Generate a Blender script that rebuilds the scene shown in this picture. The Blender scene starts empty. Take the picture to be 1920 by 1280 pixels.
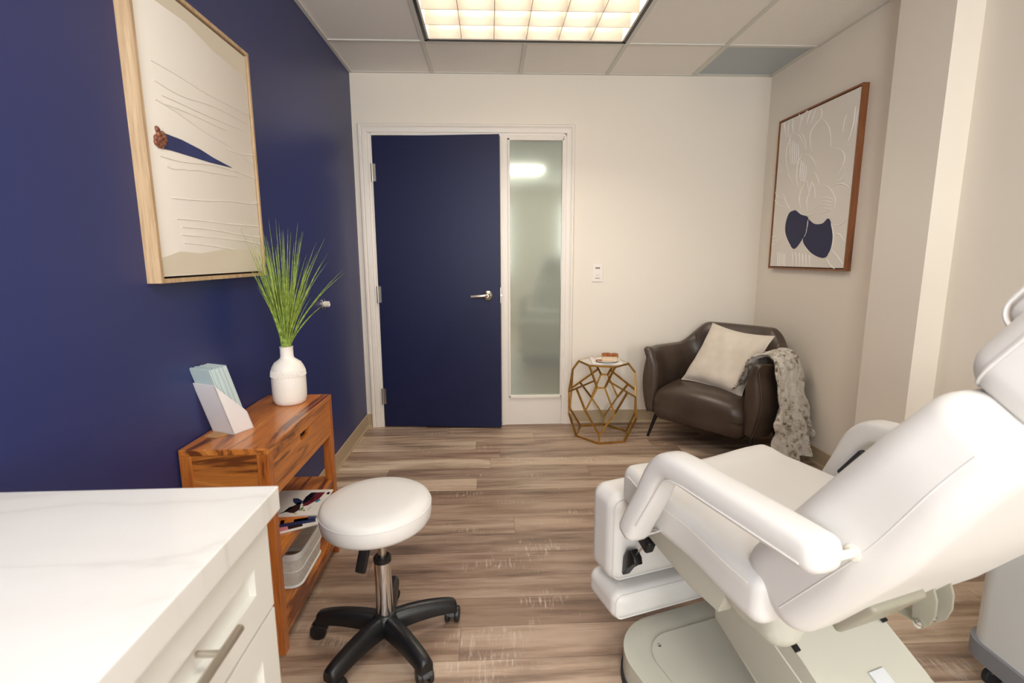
import bpy, bmesh, math, random
from mathutils import Vector, Matrix
random.seed(7)
C = bpy.context.scene.collection
PI = math.pi
sin, cos = math.sin, math.cos

# ------------------------------------------------------------------ camera calibration
F = 948.75; YAW = .0431; PIT = .1642; ROL = -.0048; CH = 1.2839
D = 3.796; XL = -.954; XR = 2.035; H = 2.55
REAR = -1.9
_F = Vector((sin(YAW)*cos(PIT), cos(YAW)*cos(PIT), -sin(PIT)))
_R0 = Vector((cos(YAW), -sin(YAW), 0)); _U0 = _R0.cross(_F)
_R = cos(ROL)*_R0 + sin(ROL)*_U0; _U = -sin(ROL)*_R0 + cos(ROL)*_U0
CAM = Vector((0, 0, CH))
def hit(x, y, ax, v):                      # photo point -> point on the plane axis = v
    d = _F + _R*((x-960)/F) - _U*((y-640)/F)
    return CAM + d*((v-CAM[ax])/d[ax])
def hitp(x, y, P, n):
    d = _F + _R*((x-960)/F) - _U*((y-640)/F)
    return CAM + d*((P-CAM).dot(n)/d.dot(n))

# ------------------------------------------------------------------ materials
def lin(c):
    r = []
    for v in c[:3]:
        v = v/255
        r.append(v/12.92 if v <= .04045 else ((v+.055)/1.055)**2.4)
    return (*r, 1)
class NT:
    def __init__(s, name):
        s.m = bpy.data.materials.new(name); s.m.use_nodes = True
        s.t = s.m.node_tree; s.b = s.t.nodes['Principled BSDF']
    def n(s, typ, **kw):
        nd = s.t.nodes.new(typ)
        for k, v in kw.items():
            if k in nd.inputs: nd.inputs[k].default_value = v
            else: setattr(nd, k, v)
        return nd
    def l(s, a, b): s.t.links.new(a, b)
    def math(s, op, a, b=None):
        nd = s.t.nodes.new('ShaderNodeMath'); nd.operation = op
        for i, v in enumerate((a, b)):
            if v is None: continue
            if hasattr(v, 'links'): s.l(v, nd.inputs[i])
            else: nd.inputs[i].default_value = v
        return nd.outputs[0]
    def coord(s, scale=(1, 1, 1), kind='Object'):
        tc = s.n('ShaderNodeTexCoord'); mp = s.n('ShaderNodeMapping')
        mp.inputs['Scale'].default_value = scale
        s.l(tc.outputs[kind], mp.inputs['Vector']); return mp.outputs['Vector']
    def noise(s, vec, scale, detail=4, rough=.5):
        nd = s.n('ShaderNodeTexNoise'); nd.inputs['Scale'].default_value = scale
        nd.inputs['Detail'].default_value = detail; nd.inputs['Roughness'].default_value = rough
        if vec: s.l(vec, nd.inputs['Vector'])
        return nd.outputs['Fac']
    def ramp(s, fac, stops):
        nd = s.n('ShaderNodeValToRGB'); e = nd.color_ramp.elements
        while len(e) < len(stops): e.new(.5)
        for i, (p, c) in enumerate(stops): e[i].position = p; e[i].color = lin(c) if len(c) == 3 else c
        s.l(fac, nd.inputs['Fac']); return nd.outputs['Color']
    def bump(s, h, strength=.2, dist=.01):
        nd = s.n('ShaderNodeBump'); nd.inputs['Strength'].default_value = strength
        nd.inputs['Distance'].default_value = dist
        s.l(h, nd.inputs['Height']); s.l(nd.outputs['Normal'], s.b.inputs['Normal'])
    def mix(s, fac, a, b, mode='MIX'):
        nd = s.t.nodes.new('ShaderNodeMix'); nd.data_type = 'RGBA'; nd.blend_type = mode
        for i, v in ((0, fac), (6, a), (7, b)):
            if hasattr(v, 'links'): s.l(v, nd.inputs[i])
            elif isinstance(v, tuple): nd.inputs[i].default_value = lin(v) if len(v) == 3 else v
            else: nd.inputs[i].default_value = v
        return nd.outputs[2]
def mat(name, col, rough=.5, metal=0, bump=None, coat=0, spec=None, var=None):
    s = NT(name); b = s.b
    b.inputs['Base Color'].default_value = lin(col); b.inputs['Roughness'].default_value = rough
    b.inputs['Metallic'].default_value = metal; b.inputs['Coat Weight'].default_value = coat
    if spec is not None: b.inputs['Specular IOR Level'].default_value = spec
    if bump:
        v = s.coord(); s.bump(s.noise(v, bump[0], 5), bump[1], bump[2])
    if var:
        v = s.coord(); f = s.noise(v, var[0], 4)
        s.l(s.ramp(f, [(.3, col), (.7, var[1])]), b.inputs['Base Color'])
    return s.m

M = {}
M['wall'] = mat('white wall paint', (240, 231, 216), .55, bump=(160, .06, .002))
M['navy'] = mat('navy wall paint', (42, 50, 102), .40, bump=(140, .08, .002), spec=.45)
M['door'] = mat('navy door paint', (28, 32, 68), .42, spec=.3)
M['trim'] = mat('white trim paint', (240, 232, 221), .35)
M['base'] = mat('beige vinyl baseboard', (182, 162, 132), .45)
M['tile'] = mat('ceiling tile', (246, 242, 234), .85, bump=(55, .35, .004))
M['tbar'] = mat('ceiling grid metal', (218, 216, 206), .45)
M['black'] = mat('black plastic', (20, 20, 22), .38, bump=(250, .05, .002))
M['blackmetal'] = mat('black metal', (22, 21, 20), .35)
M['chrome'] = mat('chrome', (220, 220, 220), .12, 1)
M['nickel'] = mat('brushed nickel', (200, 194, 182), .3, 1)
M['gold'] = mat('antique gold metal', (198, 154, 76), .36, .85, var=(18, (166, 122, 54)))
M['vinyl'] = mat('white vinyl upholstery', (224, 221, 216), .42, bump=(300, .05, .002), spec=.45)
M['thread'] = mat('cream seam thread', (236, 230, 216), .6)
M['plastic'] = mat('grey beige moulded plastic', (196, 194, 180), .42)
M['plastic2'] = mat('grey steel linkage paint', (150, 146, 130), .42)
M['rubber'] = mat('dark rubber', (38, 38, 42), .7)
M['cab'] = mat('white cabinet lacquer', (222, 221, 215), .38)
M['cream'] = mat('cream ceramic', (236, 229, 219), .45)
M['blanketwhite'] = mat('paper white', (235, 230, 224), .7)
M['kraft'] = mat('kraft cardboard', (186, 142, 96), .8)
M['holder'] = mat('white cardboard', (226, 220, 218), .75)
M['bumper'] = mat('grey bumper rubber', (136, 138, 142), .6)
M['cart'] = mat('white cart enamel', (228, 229, 226), .35)
M['pen'] = mat('navy artwork paint', (40, 42, 78), .6, bump=(40, .5, .004))
M['wedge'] = mat('blue artwork paint', (50, 62, 118), .6, var=(14, (36, 44, 92)))
M['canvas'] = mat('off-white canvas paint', (238, 231, 220), .75, bump=(180, .15, .002))
M['canvas2'] = mat('beige canvas paint', (220, 209, 188), .8)
M['copper'] = mat('copper brown bead', (156, 100, 70), .35, .2, var=(60, (104, 60, 50)))
M['gapshade'] = mat('painted gap shade', (40, 32, 28), .9)  # dark tone stands in for shade in frame gaps and the drawer slot
M['jacket'] = mat('teal magazine', (40, 130, 150), .4)

def wood(name, c1, c2, c3, axis, rough=.3, sc=1.0, coat=.3, plank=0):
    s = NT(name)
    base = [19, 19, 19]; base[axis] = 2.0
    v = s.coord(tuple(x*sc for x in base))
    nd = s.n('ShaderNodeTexNoise'); nd.inputs['Scale'].default_value = 1.; nd.inputs['Detail'].default_value = 7
    nd.inputs['Distortion'].default_value = .9; nd.inputs['Roughness'].default_value = .6; s.l(v, nd.inputs['Vector'])
    f = nd.outputs['Fac']
    if plank:
        sp = s.n('ShaderNodeSeparateXYZ'); s.l(s.coord(), sp.inputs[0])
        w = s.n('ShaderNodeTexWhiteNoise'); w.noise_dimensions = '1D'; s.l(s.math('FLOOR', s.math('DIVIDE', sp.outputs[0], plank)), w.inputs['W'])
        f = s.math('ADD', f, s.math('MULTIPLY', s.math('SUBTRACT', w.outputs['Value'], .5), .16))
    c = s.ramp(f, [(.34, c2), (.45, c1), (.56, c1), (.70, c3)])
    b2 = [150, 150, 150]; b2[axis] = 7
    f1 = s.noise(s.coord(tuple(x*sc for x in b2)), 1., 4, .6)
    d = s.ramp(f1, [(.3, (176, 160, 150)), (.6, (255, 255, 255))])
    col = s.mix(.5, c, d, 'MULTIPLY')
    s.l(col, s.b.inputs['Base Color']); s.b.inputs['Roughness'].default_value = rough
    s.b.inputs['Coat Weight'].default_value = coat; s.b.inputs['Coat Roughness'].default_value = .25
    s.bump(f1, .06, .002)
    return s.m
M['acacia'] = wood('acacia wood along y', (200, 122, 52), (112, 58, 24), (236, 168, 88), 1, plank=.09)
M['acaciax'] = wood('acacia wood along x', (192, 118, 50), (108, 58, 24), (226, 156, 78), 0)
M['acaciaz'] = wood('acacia wood along z', (186, 106, 44), (108, 54, 22), (216, 142, 66), 2)
M['oak'] = wood('light oak frame', (204, 174, 136), (186, 152, 112), (218, 190, 152), 2, .55, coat=0)
M['walnut'] = wood('walnut frame', (148, 92, 52), (118, 70, 38), (164, 106, 62), 2, .45, coat=0)

def leather():
    s = NT('dark brown leather'); v = s.coord()
    f = s.noise(v, 5, 4); s.l(s.ramp(f, [(.3, (66, 54, 45)), (.7, (86, 71, 60))]), s.b.inputs['Base Color'])
    s.b.inputs['Roughness'].default_value = .36
    f2 = s.noise(v, 220, 4); s.bump(f2, .25, .001); return s.m
M['leather'] = leather()
def cloth():
    s = NT('ivory velvet cloth'); v = s.coord((1, 1, 1)); f = s.noise(v, 260, 3)
    f1 = s.noise(v, 9, 3)
    s.l(s.ramp(f1, [(.3, (214, 202, 184)), (.7, (230, 219, 203))]), s.b.inputs['Base Color'])
    s.b.inputs['Roughness'].default_value = .85; s.b.inputs['Sheen Weight'].default_value = .4
    s.bump(f, .3, .001); return s.m
M['cloth'] = cloth()
def fur():
    s = NT('mottled faux fur'); v = s.coord()
    f = s.noise(v, 34, 5, .65); g = s.noise(v, 7, 3, .6)
    f2 = s.math('ADD', f, s.math('MULTIPLY', s.math('SUBTRACT', g, .5), .35))
    s.l(s.ramp(f2, [(.32, (92, 74, 58)), (.40, (168, 152, 130)), (.48, (216, 207, 192)), (.75, (240, 235, 227))]), s.b.inputs['Base Color'])
    s.b.inputs['Roughness'].default_value = .95; s.b.inputs['Sheen Weight'].default_value = .3
    h = s.noise(v, 120, 5, .7); s.bump(h, 1.0, .008); return s.m
M['fur'] = fur()
def grassm():
    s = NT('green grass blade')
    v = s.coord(); g = s.noise(v, 60, 2)
    s.l(s.ramp(g, [(.3, (104, 128, 44)), (.55, (150, 172, 76)), (.75, (192, 202, 118))]), s.b.inputs['Base Color'])
    s.b.inputs['Roughness'].default_value = .5; return s.m
M['grass'] = grassm()
def quartz():
    s = NT('white veined quartz'); v = s.coord((1, 1, 1))
    mp = s.coord((1.6, 4.2, 1)); 
    w = s.n('ShaderNodeTexNoise'); w.inputs['Scale'].default_value = 1.1; w.inputs['Detail'].default_value = 5; w.inputs['Distortion'].default_value = .5
    s.l(mp, w.inputs['Vector'])
    s.l(s.ramp(w.outputs['Fac'], [(.38, (220, 218, 215)), (.48, (217, 215, 211)), (.5, (210, 207, 203)), (.53, (218, 216, 212)), (.62, (221, 219, 216))]), s.b.inputs['Base Color'])
    s.b.inputs['Roughness'].default_value = .22; return s.m
M['quartz'] = quartz()
def floorm():
    s = NT('weathered vinyl plank floor')
    tc = s.n('ShaderNodeTexCoord'); sp = s.n('ShaderNodeSeparateXYZ'); s.l(tc.outputs['Object'], sp.inputs[0])
    x, y = sp.outputs[0], sp.outputs[1]
    W, L = .152, 1.22
    ry = s.math('DIVIDE', s.math('ADD', y, .07), W); row = s.math('FLOOR', ry); fy = s.math('FRACT', ry)
    wn = s.n('ShaderNodeTexWhiteNoise'); wn.noise_dimensions = '1D'; s.l(row, wn.inputs['W'])
    rx = s.math('DIVIDE', s.math('ADD', x, s.math('MULTIPLY', wn.outputs['Value'], 3.7)), L)
    colm = s.math('FLOOR', rx); fx = s.math('FRACT', rx)
    cb = s.n('ShaderNodeCombineXYZ'); s.l(row, cb.inputs[0]); s.l(colm, cb.inputs[1])
    w2 = s.n('ShaderNodeTexWhiteNoise'); w2.noise_dimensions = '3D'; s.l(cb.outputs[0], w2.inputs['Vector'])
    pid = w2.outputs['Value']
    # grain coordinates, shifted for every plank
    cv = s.n('ShaderNodeCombineXYZ')
    s.l(s.math('ADD', s.math('MULTIPLY', x, 1.5), s.math('MULTIPLY', pid, 37.)), cv.inputs[0])
    s.l(s.math('MULTIPLY', y, 15.), cv.inputs[1]); s.l(s.math('MULTIPLY', pid, 91.), cv.inputs[2])
    n1 = s.noise(cv.outputs[0], 1., 7, .62)
    cv2 = s.n('ShaderNodeCombineXYZ')
    s.l(s.math('ADD', s.math('MULTIPLY', x, 5.), s.math('MULTIPLY', pid, 17.)), cv2.inputs[0])
    s.l(s.math('MULTIPLY', y, 130.), cv2.inputs[1]); s.l(pid, cv2.inputs[2])
    n2 = s.noise(cv2.outputs[0], 1., 4, .6)
    # broad tone of the plank
    tone = s.ramp(pid, [(0, (152, 129, 112)), (.25, (188, 165, 146)), (.5, (170, 150, 135)), (.75, (206, 186, 165)), (1, (232, 216, 195))])
    g1 = s.ramp(n1, [(.30, (112, 94, 84)), (.42, (190, 174, 162)), (.54, (240, 232, 224)), (.7, (255, 252, 248))])
    c = s.mix(.85, tone, g1, 'MULTIPLY')
    g2 = s.ramp(n2, [(.3, (160, 148, 140)), (.5, (250, 248, 246))])
    c = s.mix(.3, c, g2, 'MULTIPLY')
    # pale saw marks across the grain in patches
    cv3 = s.n('ShaderNodeCombineXYZ'); s.l(s.math('MULTIPLY', x, 110.), cv3.inputs[0]); s.l(s.math('MULTIPLY', y, 14.), cv3.inputs[1]); s.l(pid, cv3.inputs[2])
    n3 = s.noise(cv3.outputs[0], 1., 3, .6)
    cv4 = s.n('ShaderNodeCombineXYZ'); s.l(s.math('MULTIPLY', x, 3.), cv4.inputs[0]); s.l(s.math('MULTIPLY', y, 8.), cv4.inputs[1]); s.l(pid, cv4.inputs[2])
    n4 = s.noise(cv4.outputs[0], 1., 2, .5)
    k = s.math('MULTIPLY', s.ramp_f(n3, .52, .66), s.ramp_f(n4, .56, .66))
    c = s.mix(s.math('MULTIPLY', k, .5), c, (216, 204, 190))
    # seams
    ex = s.math('MULTIPLY', s.math('MINIMUM', fx, s.math('SUBTRACT', 1., fx)), L)
    ey = s.math('MULTIPLY', s.math('MINIMUM', fy, s.math('SUBTRACT', 1., fy)), W)
    e = s.math('LESS_THAN', s.math('MINIMUM', ex, ey), .0012)
    c = s.mix(s.math('MULTIPLY', e, .6), c, (84, 68, 58))
    s.l(c, s.b.inputs['Base Color']); s.b.inputs['Roughness'].default_value = .42
    s.bump(s.math('ADD', n1, s.math('MULTIPLY', n2, .5)), .12, .003)
    return s.m
def ramp_f(s, f, a, b):
    nd = s.n('ShaderNodeMapRange'); s.l(f, nd.inputs[0]); nd.inputs[1].default_value = a; nd.inputs[2].default_value = b
    return nd.outputs[0]
NT.ramp_f = ramp_f
M['floor'] = floorm()
def ventm():
    s = NT('perforated blue grey grille'); v = s.coord((1, 1, 1))
    vo = s.n('ShaderNodeTexVoronoi'); vo.inputs['Scale'].default_value = 75; vo.inputs['Randomness'].default_value = 0
    s.l(v, vo.inputs['Vector'])
    s.l(s.ramp(vo.outputs['Distance'], [(.28, (96, 106, 112)), (.36, (176, 186, 190))]), s.b.inputs['Base Color'])
    s.b.inputs['Roughness'].default_value = .45; return s.m
M['vent'] = ventm()
def meshm():
    s = NT('white perforated plastic mesh'); s.b.inputs['Base Color'].default_value = lin((232, 230, 222))
    v = s.coord((1, 1, 1)); sp = s.n('ShaderNodeSeparateXYZ'); s.l(v, sp.inputs[0])
    u = s.math('ADD', sp.outputs[0], sp.outputs[1])
    a = s.math('SINE', s.math('MULTIPLY', s.math('ADD', u, sp.outputs[2]), 700.))
    b = s.math('SINE', s.math('MULTIPLY', s.math('SUBTRACT', u, sp.outputs[2]), 700.))
    hole = s.math('GREATER_THAN', s.math('MULTIPLY', a, b), .12)
    pos = s.math('GREATER_THAN', a, 0.)
    al = s.math('SUBTRACT', 1., s.math('MULTIPLY', hole, pos))
    s.l(al, s.b.inputs['Alpha']); s.b.inputs['Roughness'].default_value = .5; return s.m
M['mesh'] = meshm()
def glassm():
    s = NT('mirror privacy glass'); s.b.inputs['Base Color'].default_value = lin((176, 184, 172))
    s.b.inputs['Metallic'].default_value = .52; s.b.inputs['Roughness'].default_value = .09
    return s.m
M['glass'] = glassm()
M['tabletopglass'] = mat('mirror table glass', (225, 222, 214), .06, .85)
def emit(name, col, st):
    s = NT(name); s.b.inputs['Base Color'].default_value = lin(col)
    s.b.inputs['Emission Color'].default_value = lin(col); s.b.inputs['Emission Strength'].default_value = st; return s.m
M['tube'] = emit('warm fluorescent tube', (255, 228, 196), 2.0)
M['louver'] = mat('satin aluminium louver', (150, 142, 130), .4, .2)
M['housing'] = mat('fixture housing enamel', (236, 230, 218), .5)
M['relief'] = mat('bright relief paint', (246, 242, 234), .6)
def caketop():
    s = NT('caramel crumb topping'); v = s.coord(); f = s.noise(v, 130, 4)
    s.l(s.ramp(f, [(.35, (96, 44, 18)), (.5, (168, 92, 40)), (.68, (214, 150, 84))]), s.b.inputs['Base Color'])
    s.b.inputs['Roughness'].default_value = .5; s.bump(f, 1., .01); return s.m
M['crumb'] = caketop()
M['cake'] = mat('pale cake', (222, 200, 170), .8, bump=(90, .5, .003))

# ------------------------------------------------------------------ mesh helpers
def new(): return bmesh.new()
def V(*a): return Vector(a)
def box(bm, c, s, R=None, mi=0, bev=0, seg=2):
    r = bmesh.ops.create_cube(bm, size=1)['verts']
    bmesh.ops.scale(bm, vec=Vector(s), verts=r)
    fs = list({f for v in r for f in v.link_faces})
    if bev:
        es = list({e for v in r for e in v.link_edges})
        o = bmesh.ops.bevel(bm, geom=es, offset=bev, segments=seg, affect='EDGES', profile=.5)
        fs = [f for f in {f for v in o['verts'] for f in v.link_faces} if f.is_valid]
        r = list({v for f in fs for v in f.verts})
    if R is not None: bmesh.ops.transform(bm, matrix=R.to_4x4(), verts=r)
    bmesh.ops.translate(bm, vec=Vector(c), verts=r)
    for f in fs: f.material_index = mi
    return r
def bx(bm, x0, x1, y0, y1, z0, z1, mi=0, bev=0):
    return box(bm, ((x0+x1)/2, (y0+y1)/2, (z0+z1)/2), (x1-x0, y1-y0, z1-z0), None, mi, bev)
def tube(bm, pts, rad, seg=10, cap=True, mi=0, up=None, rot=0):
    pts = [Vector(p) for p in pts]; n = len(pts)
    rad = rad if isinstance(rad, (list, tuple)) else [rad]*n
    rings = []; prev = None
    for i, p in enumerate(pts):
        t = (pts[min(i+1, n-1)]-pts[max(i-1, 0)]).normalized()
        if prev is None:
            a = Vector((0, 0, 1)) if up is None else Vector(up)
            if abs(t.dot(a)) > .98: a = Vector((1, 0, 0))
            s = t.cross(a).normalized()
        else: s = (prev - t*prev.dot(t)).normalized()
        prev = s; u = s.cross(t).normalized()
        rings.append([bm.verts.new(p + (s*cos(2*PI*k/seg+rot) + u*sin(2*PI*k/seg+rot))*rad[i]) for k in range(seg)])
    for a, b in zip(rings, rings[1:]):
        for k in range(seg):
            f = bm.faces.new((a[k], a[(k+1) % seg], b[(k+1) % seg], b[k])); f.material_index = mi
    if cap:
        for r in (rings[0], rings[-1]):
            f = bm.faces.new(r); f.material_index = mi
def lathe(bm, prof, seg=40, c=(0, 0, 0), Mx=None, mi=0, cap=True):
    c = Vector(c); rings = []
    for r, z in prof:
        ring = []
        for k in range(seg):
            p = Vector((r*cos(2*PI*k/seg), r*sin(2*PI*k/seg), z))
            if Mx is not None: p = Mx @ p
            ring.append(bm.verts.new(c+p))
        rings.append(ring)
    for a, b in zip(rings, rings[1:]):
        for k in range(seg):
            f = bm.faces.new((a[k], a[(k+1) % seg], b[(k+1) % seg], b[k])); f.material_index = mi
    if cap:
        for r in (rings[0], rings[-1]):
            f = bm.faces.new(r); f.material_index = mi
def prism(bm, poly, axis, lo, hi, mi=0, bev=0, seg=2):
    def P(u, v, w):
        return (Vector((w, u, v)), Vector((u, w, v)), Vector((u, v, w)))[axis]
    a = [bm.verts.new(P(u, v, lo)) for u, v in poly]; b = [bm.verts.new(P(u, v, hi)) for u, v in poly]
    fs = [bm.faces.new(a), bm.faces.new(b[::-1])]; n = len(a)
    for i in range(n): fs.append(bm.faces.new((a[i], b[i], b[(i+1) % n], a[(i+1) % n])))
    for f in fs: f.material_index = mi
    if bev:
        es = list({e for f in fs[:2] for e in f.edges})
        bmesh.ops.bevel(bm, geom=es, offset=bev, segments=seg, affect='EDGES', profile=.5)
def rrect(x0, x1, y0, y1, r, n=8):
    o = []
    for cx, cy, a in ((x1-r, y1-r, 0), (x0+r, y1-r, 1), (x0+r, y0+r, 2), (x1-r, y0+r, 3)):
        for k in range(n+1):
            t = (a + k/n)*PI/2; o.append((cx+r*cos(t), cy+r*sin(t)))
    return o
def softbox(bm, size, r, Mx=None, fn=None, n=10, k=4, mi=0):
    h = [s/2 for s in size]
    rr = [min(r, x) for x in h]
    def axis(i):
        o = [-h[i] + rr[i]*(1-cos(PI/2*j/k)) if False else -h[i] + rr[i]*j/k for j in range(k)]
        core = h[i]-rr[i]
        o += [-core + 2*core*j/n for j in range(n+1)] if core > 1e-6 else [0.]
        o += [-x for x in o[:k][::-1]]
        return o
    A = [axis(i) for i in range(3)]
    vs = []
    for d in range(3):
        u, v = [(1, 2), (0, 2), (0, 1)][d]
        for sg in (-1, 1):
            g = []
            for a in A[u]:
                row = []
                for b in A[v]:
                    q = [0, 0, 0]; q[d] = sg*h[d]; q[u] = a; q[v] = b; q = Vector(q)
                    core = Vector([max(-(h[i]-rr[i]), min(h[i]-rr[i], q[i])) for i in range(3)])
                    e = q-core
                    e = Vector([e[i]/rr[i] for i in range(3)])
                    if e.length > 1e-9: e.normalize()
                    p = core + Vector([e[i]*rr[i] for i in range(3)])
                    if fn: p = fn(p)
                    if Mx is not None: p = Mx @ p
                    row.append(bm.verts.new(p)); 
                g.append(row)
            vs += [x for row in g for x in row]
            for i in range(len(g)-1):
                for j in range(len(g[0])-1):
                    q4 = (g[i][j], g[i+1][j], g[i+1][j+1], g[i][j+1])
                    flip = (sg > 0) != (d == 1)
                    f = bm.faces.new(q4 if flip else q4[::-1]); f.material_index = mi
    bmesh.ops.remove_doubles(bm, verts=vs, dist=1e-5)
def sweep(bm, path, side, w, h, ends=True, seg=20, ex=3.0, mi=0, scale=None):
    """rounded rectangular section swept on a path; side = fixed lateral axis"""
    path = [Vector(p) for p in path]; side = Vector(side).normalized(); n = len(path); rings = []
    pts = [(p, 1.) for p in path]
    if ends:
        t0 = (path[0]-path[1]).normalized(); t1 = (path[-1]-path[-2]).normalized(); e = min(w, h)*.45
        A = [(path[0]+t0*e*sin(q), cos(q)) for q in (1.45, 1.15, .8, .4)]
        B = [(path[-1]+t1*e*sin(q), cos(q)) for q in (.4, .8, 1.15, 1.45)]
        pts = A+pts+B
    m = len(pts)
    for i, (p, s) in enumerate(pts):
        t = (pts[min(i+1, m-1)][0]-pts[max(i-1, 0)][0]).normalized()
        u = side.cross(t).normalized(); ring = []
        for k in range(seg):
            a = 2*PI*k/seg; c_, s_ = cos(a), sin(a)
            x = math.copysign(abs(c_)**(2/ex), c_)*w/2*s; y = math.copysign(abs(s_)**(2/ex), s_)*h/2*s
            ring.append(bm.verts.new(p+side*x+u*y))
        rings.append(ring)
    for a, b in zip(rings, rings[1:]):
        for k in range(seg):
            f = bm.faces.new((a[k], b[k], b[(k+1) % seg], a[(k+1) % seg])); f.material_index = mi
    for r in (rings[0], rings[-1]): bm.faces.new(r).material_index = mi
def smooth_path(pts, n=6):
    pts = [Vector(p) for p in pts]; o = []
    for i in range(len(pts)-1):
        p0 = pts[max(i-1, 0)]; p1 = pts[i]; p2 = pts[i+1]; p3 = pts[min(i+2, len(pts)-1)]
        for k in range(n):
            t = k/n
            o.append(.5*((2*p1)+(p2-p0)*t+(2*p0-5*p1+4*p2-p3)*t*t+(-p0+3*p1-3*p2+p3)*t**3))
    return o+[pts[-1]]
def obj(name, bm, m, parent=None, smooth=True, ang=40, fix=True):
    if fix: bmesh.ops.recalc_face_normals(bm, faces=bm.faces[:])
    me = bpy.data.meshes.new(name); bm.to_mesh(me); bm.free()
    for x in (m if isinstance(m, (list, tuple)) else [m]): me.materials.append(M[x] if isinstance(x, str) else x)
    o = bpy.data.objects.new(name, me); C.objects.link(o)
    if smooth:
        for p in me.polygons: p.use_smooth = True
        try: me.set_sharp_from_angle(angle=math.radians(ang))
        except Exception: pass
    if parent: o.parent = parent
    return o
def thing(name, label, cat, loc=(0, 0, 0), rotz=0, group=None):
    o = bpy.data.objects.new(name, None); C.objects.link(o); o.empty_display_size = .1
    o.location = loc; o.rotation_euler = (0, 0, rotz); o['label'] = label; o['category'] = cat
    if group: o['group'] = group
    return o
def tag(o, label, cat, group=None):
    o['label'] = label; o['category'] = cat
    if group: o['group'] = group
    return o
def struct(name, bm, m, parent=None, smooth=False):
    o = obj(name, bm, m, parent, smooth)
    if parent is None: o['kind'] = 'structure'
    return o
def recentre(o):
    """move a mesh object's origin to the base of its mesh"""
    vs = [v.co for v in o.data.vertices]
    c = Vector(((min(v.x for v in vs)+max(v.x for v in vs))/2, (min(v.y for v in vs)+max(v.y for v in vs))/2, min(v.z for v in vs)))
    o.data.transform(Matrix.Translation(-c)); o.location = o.location + c; return o

# ================================================================== ROOM
bm = new(); bx(bm, XL-.1, XR+.1, REAR-.1, D+.1, -.1, 0); struct('floor', bm, 'floor')
bm = new(); bx(bm, XL-.1, XL, REAR-.1, D+.1, 0, H+.2); struct('wall_left', bm, 'navy')
# back wall with a recess behind the door and the glazed panel (door opening)
bm = new()
DX0, DX1, DZ = -.835, .575, 2.155
bx(bm, XL, DX0, D, D+.12, 0, H+.2); bx(bm, DX1, XR+.1, D, D+.12, 0, H+.2); bx(bm, DX0, DX1, D, D+.12, DZ, H+.2)
bx(bm, DX0, DX1, D+.12, D+.14, 0, DZ)
struct('wall_back', bm, 'wall')
bm = new(); bx(bm, XR, XR+.1, REAR-.1, D, 0, H+.2); struct('wall_right', bm, 'wall')
bm = new(); bx(bm, 1.912, XR, 2.172, 2.48, 0, H); struct('wall_right_pier', bm, 'wall')
# unseen rear wall: one inferred window, the second added to fill the room with light
WZ0, WZ1 = .90, 2.30; WINS = ((-.85, .30), (1.38, 1.98))
bm = new(); e = [XL] + [x for w in WINS for x in w] + [XR]
for a, b in zip(e[0::2], e[1::2]): bx(bm, a, b, REAR-.12, REAR, 0, H+.2)
for a, b in WINS: bx(bm, a, b, REAR-.12, REAR, 0, WZ0); bx(bm, a, b, REAR-.12, REAR, WZ1, H+.2)
struct('wall_rear', bm, 'wall')
for n, (w0, w1) in enumerate(WINS):
    bm = new()
    for a in (w0, w1-.05): bx(bm, a, a+.05, REAR-.09, REAR-.03, WZ0, WZ1)
    for a in (WZ0, WZ1-.05): bx(bm, w0, w1, REAR-.09, REAR-.03, a, a+.05)
    struct('window_%d' % (n+2), bm, 'trim')

# ceiling: tiles and metal grid
LX0 = -.379; T = .611; LY0 = D-.525
bm = new()
xs = [XL] + [LX0+T*k for k in range(4)] + [XR]; ys = []
y = LY0
ys = [D]
while y > REAR: ys.append(y); y -= T
ys.append(REAR); ys = ys[::-1]
def is_hole(xc, yc):
    if LX0 < xc < LX0+2*T and LY0-T < yc < LY0: return True
    if xc > LX0+3*T and yc > LY0: return True
    if LX0 < xc < LX0+2*T and LY0-6*T < yc < LY0-5*T: return True
    return False
for i in range(len(xs)-1):
    for j in range(len(ys)-1):
        if is_hole((xs[i]+xs[i+1])/2, (ys[j]+ys[j+1])/2): continue
        bx(bm, xs[i]+.002, xs[i+1]-.002, ys[j]+.002, ys[j+1]-.002, H+.004, H+.02)
bx(bm, XL, XR, REAR, D, H+.2, H+.25)
ceil = struct('ceiling', bm, 'tile')
bm = new()
for x in xs[1:-1]:
    for j in range(len(ys)-1):
        yc = (ys[j]+ys[j+1])/2
        if is_hole(x-.01, yc) and is_hole(x+.01, yc): continue
        bx(bm, x-.012, x+.012, ys[j], ys[j+1], H-.002, H+.004)
for y in ys[1:-1]: bx(bm, XL, XR, y-.012, y+.012, H-.0025, H+.004)
bx(bm, XL, XL+.02, REAR, D, H-.002, H+.004); bx(bm, XR-.02, XR, REAR, D, H-.002, H+.004); bx(bm, XL, XR, D-.02, D, H-.001, H+.004)
g = obj('trim_1', bm, 'tbar', None, False); g['kind'] = 'structure'

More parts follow.
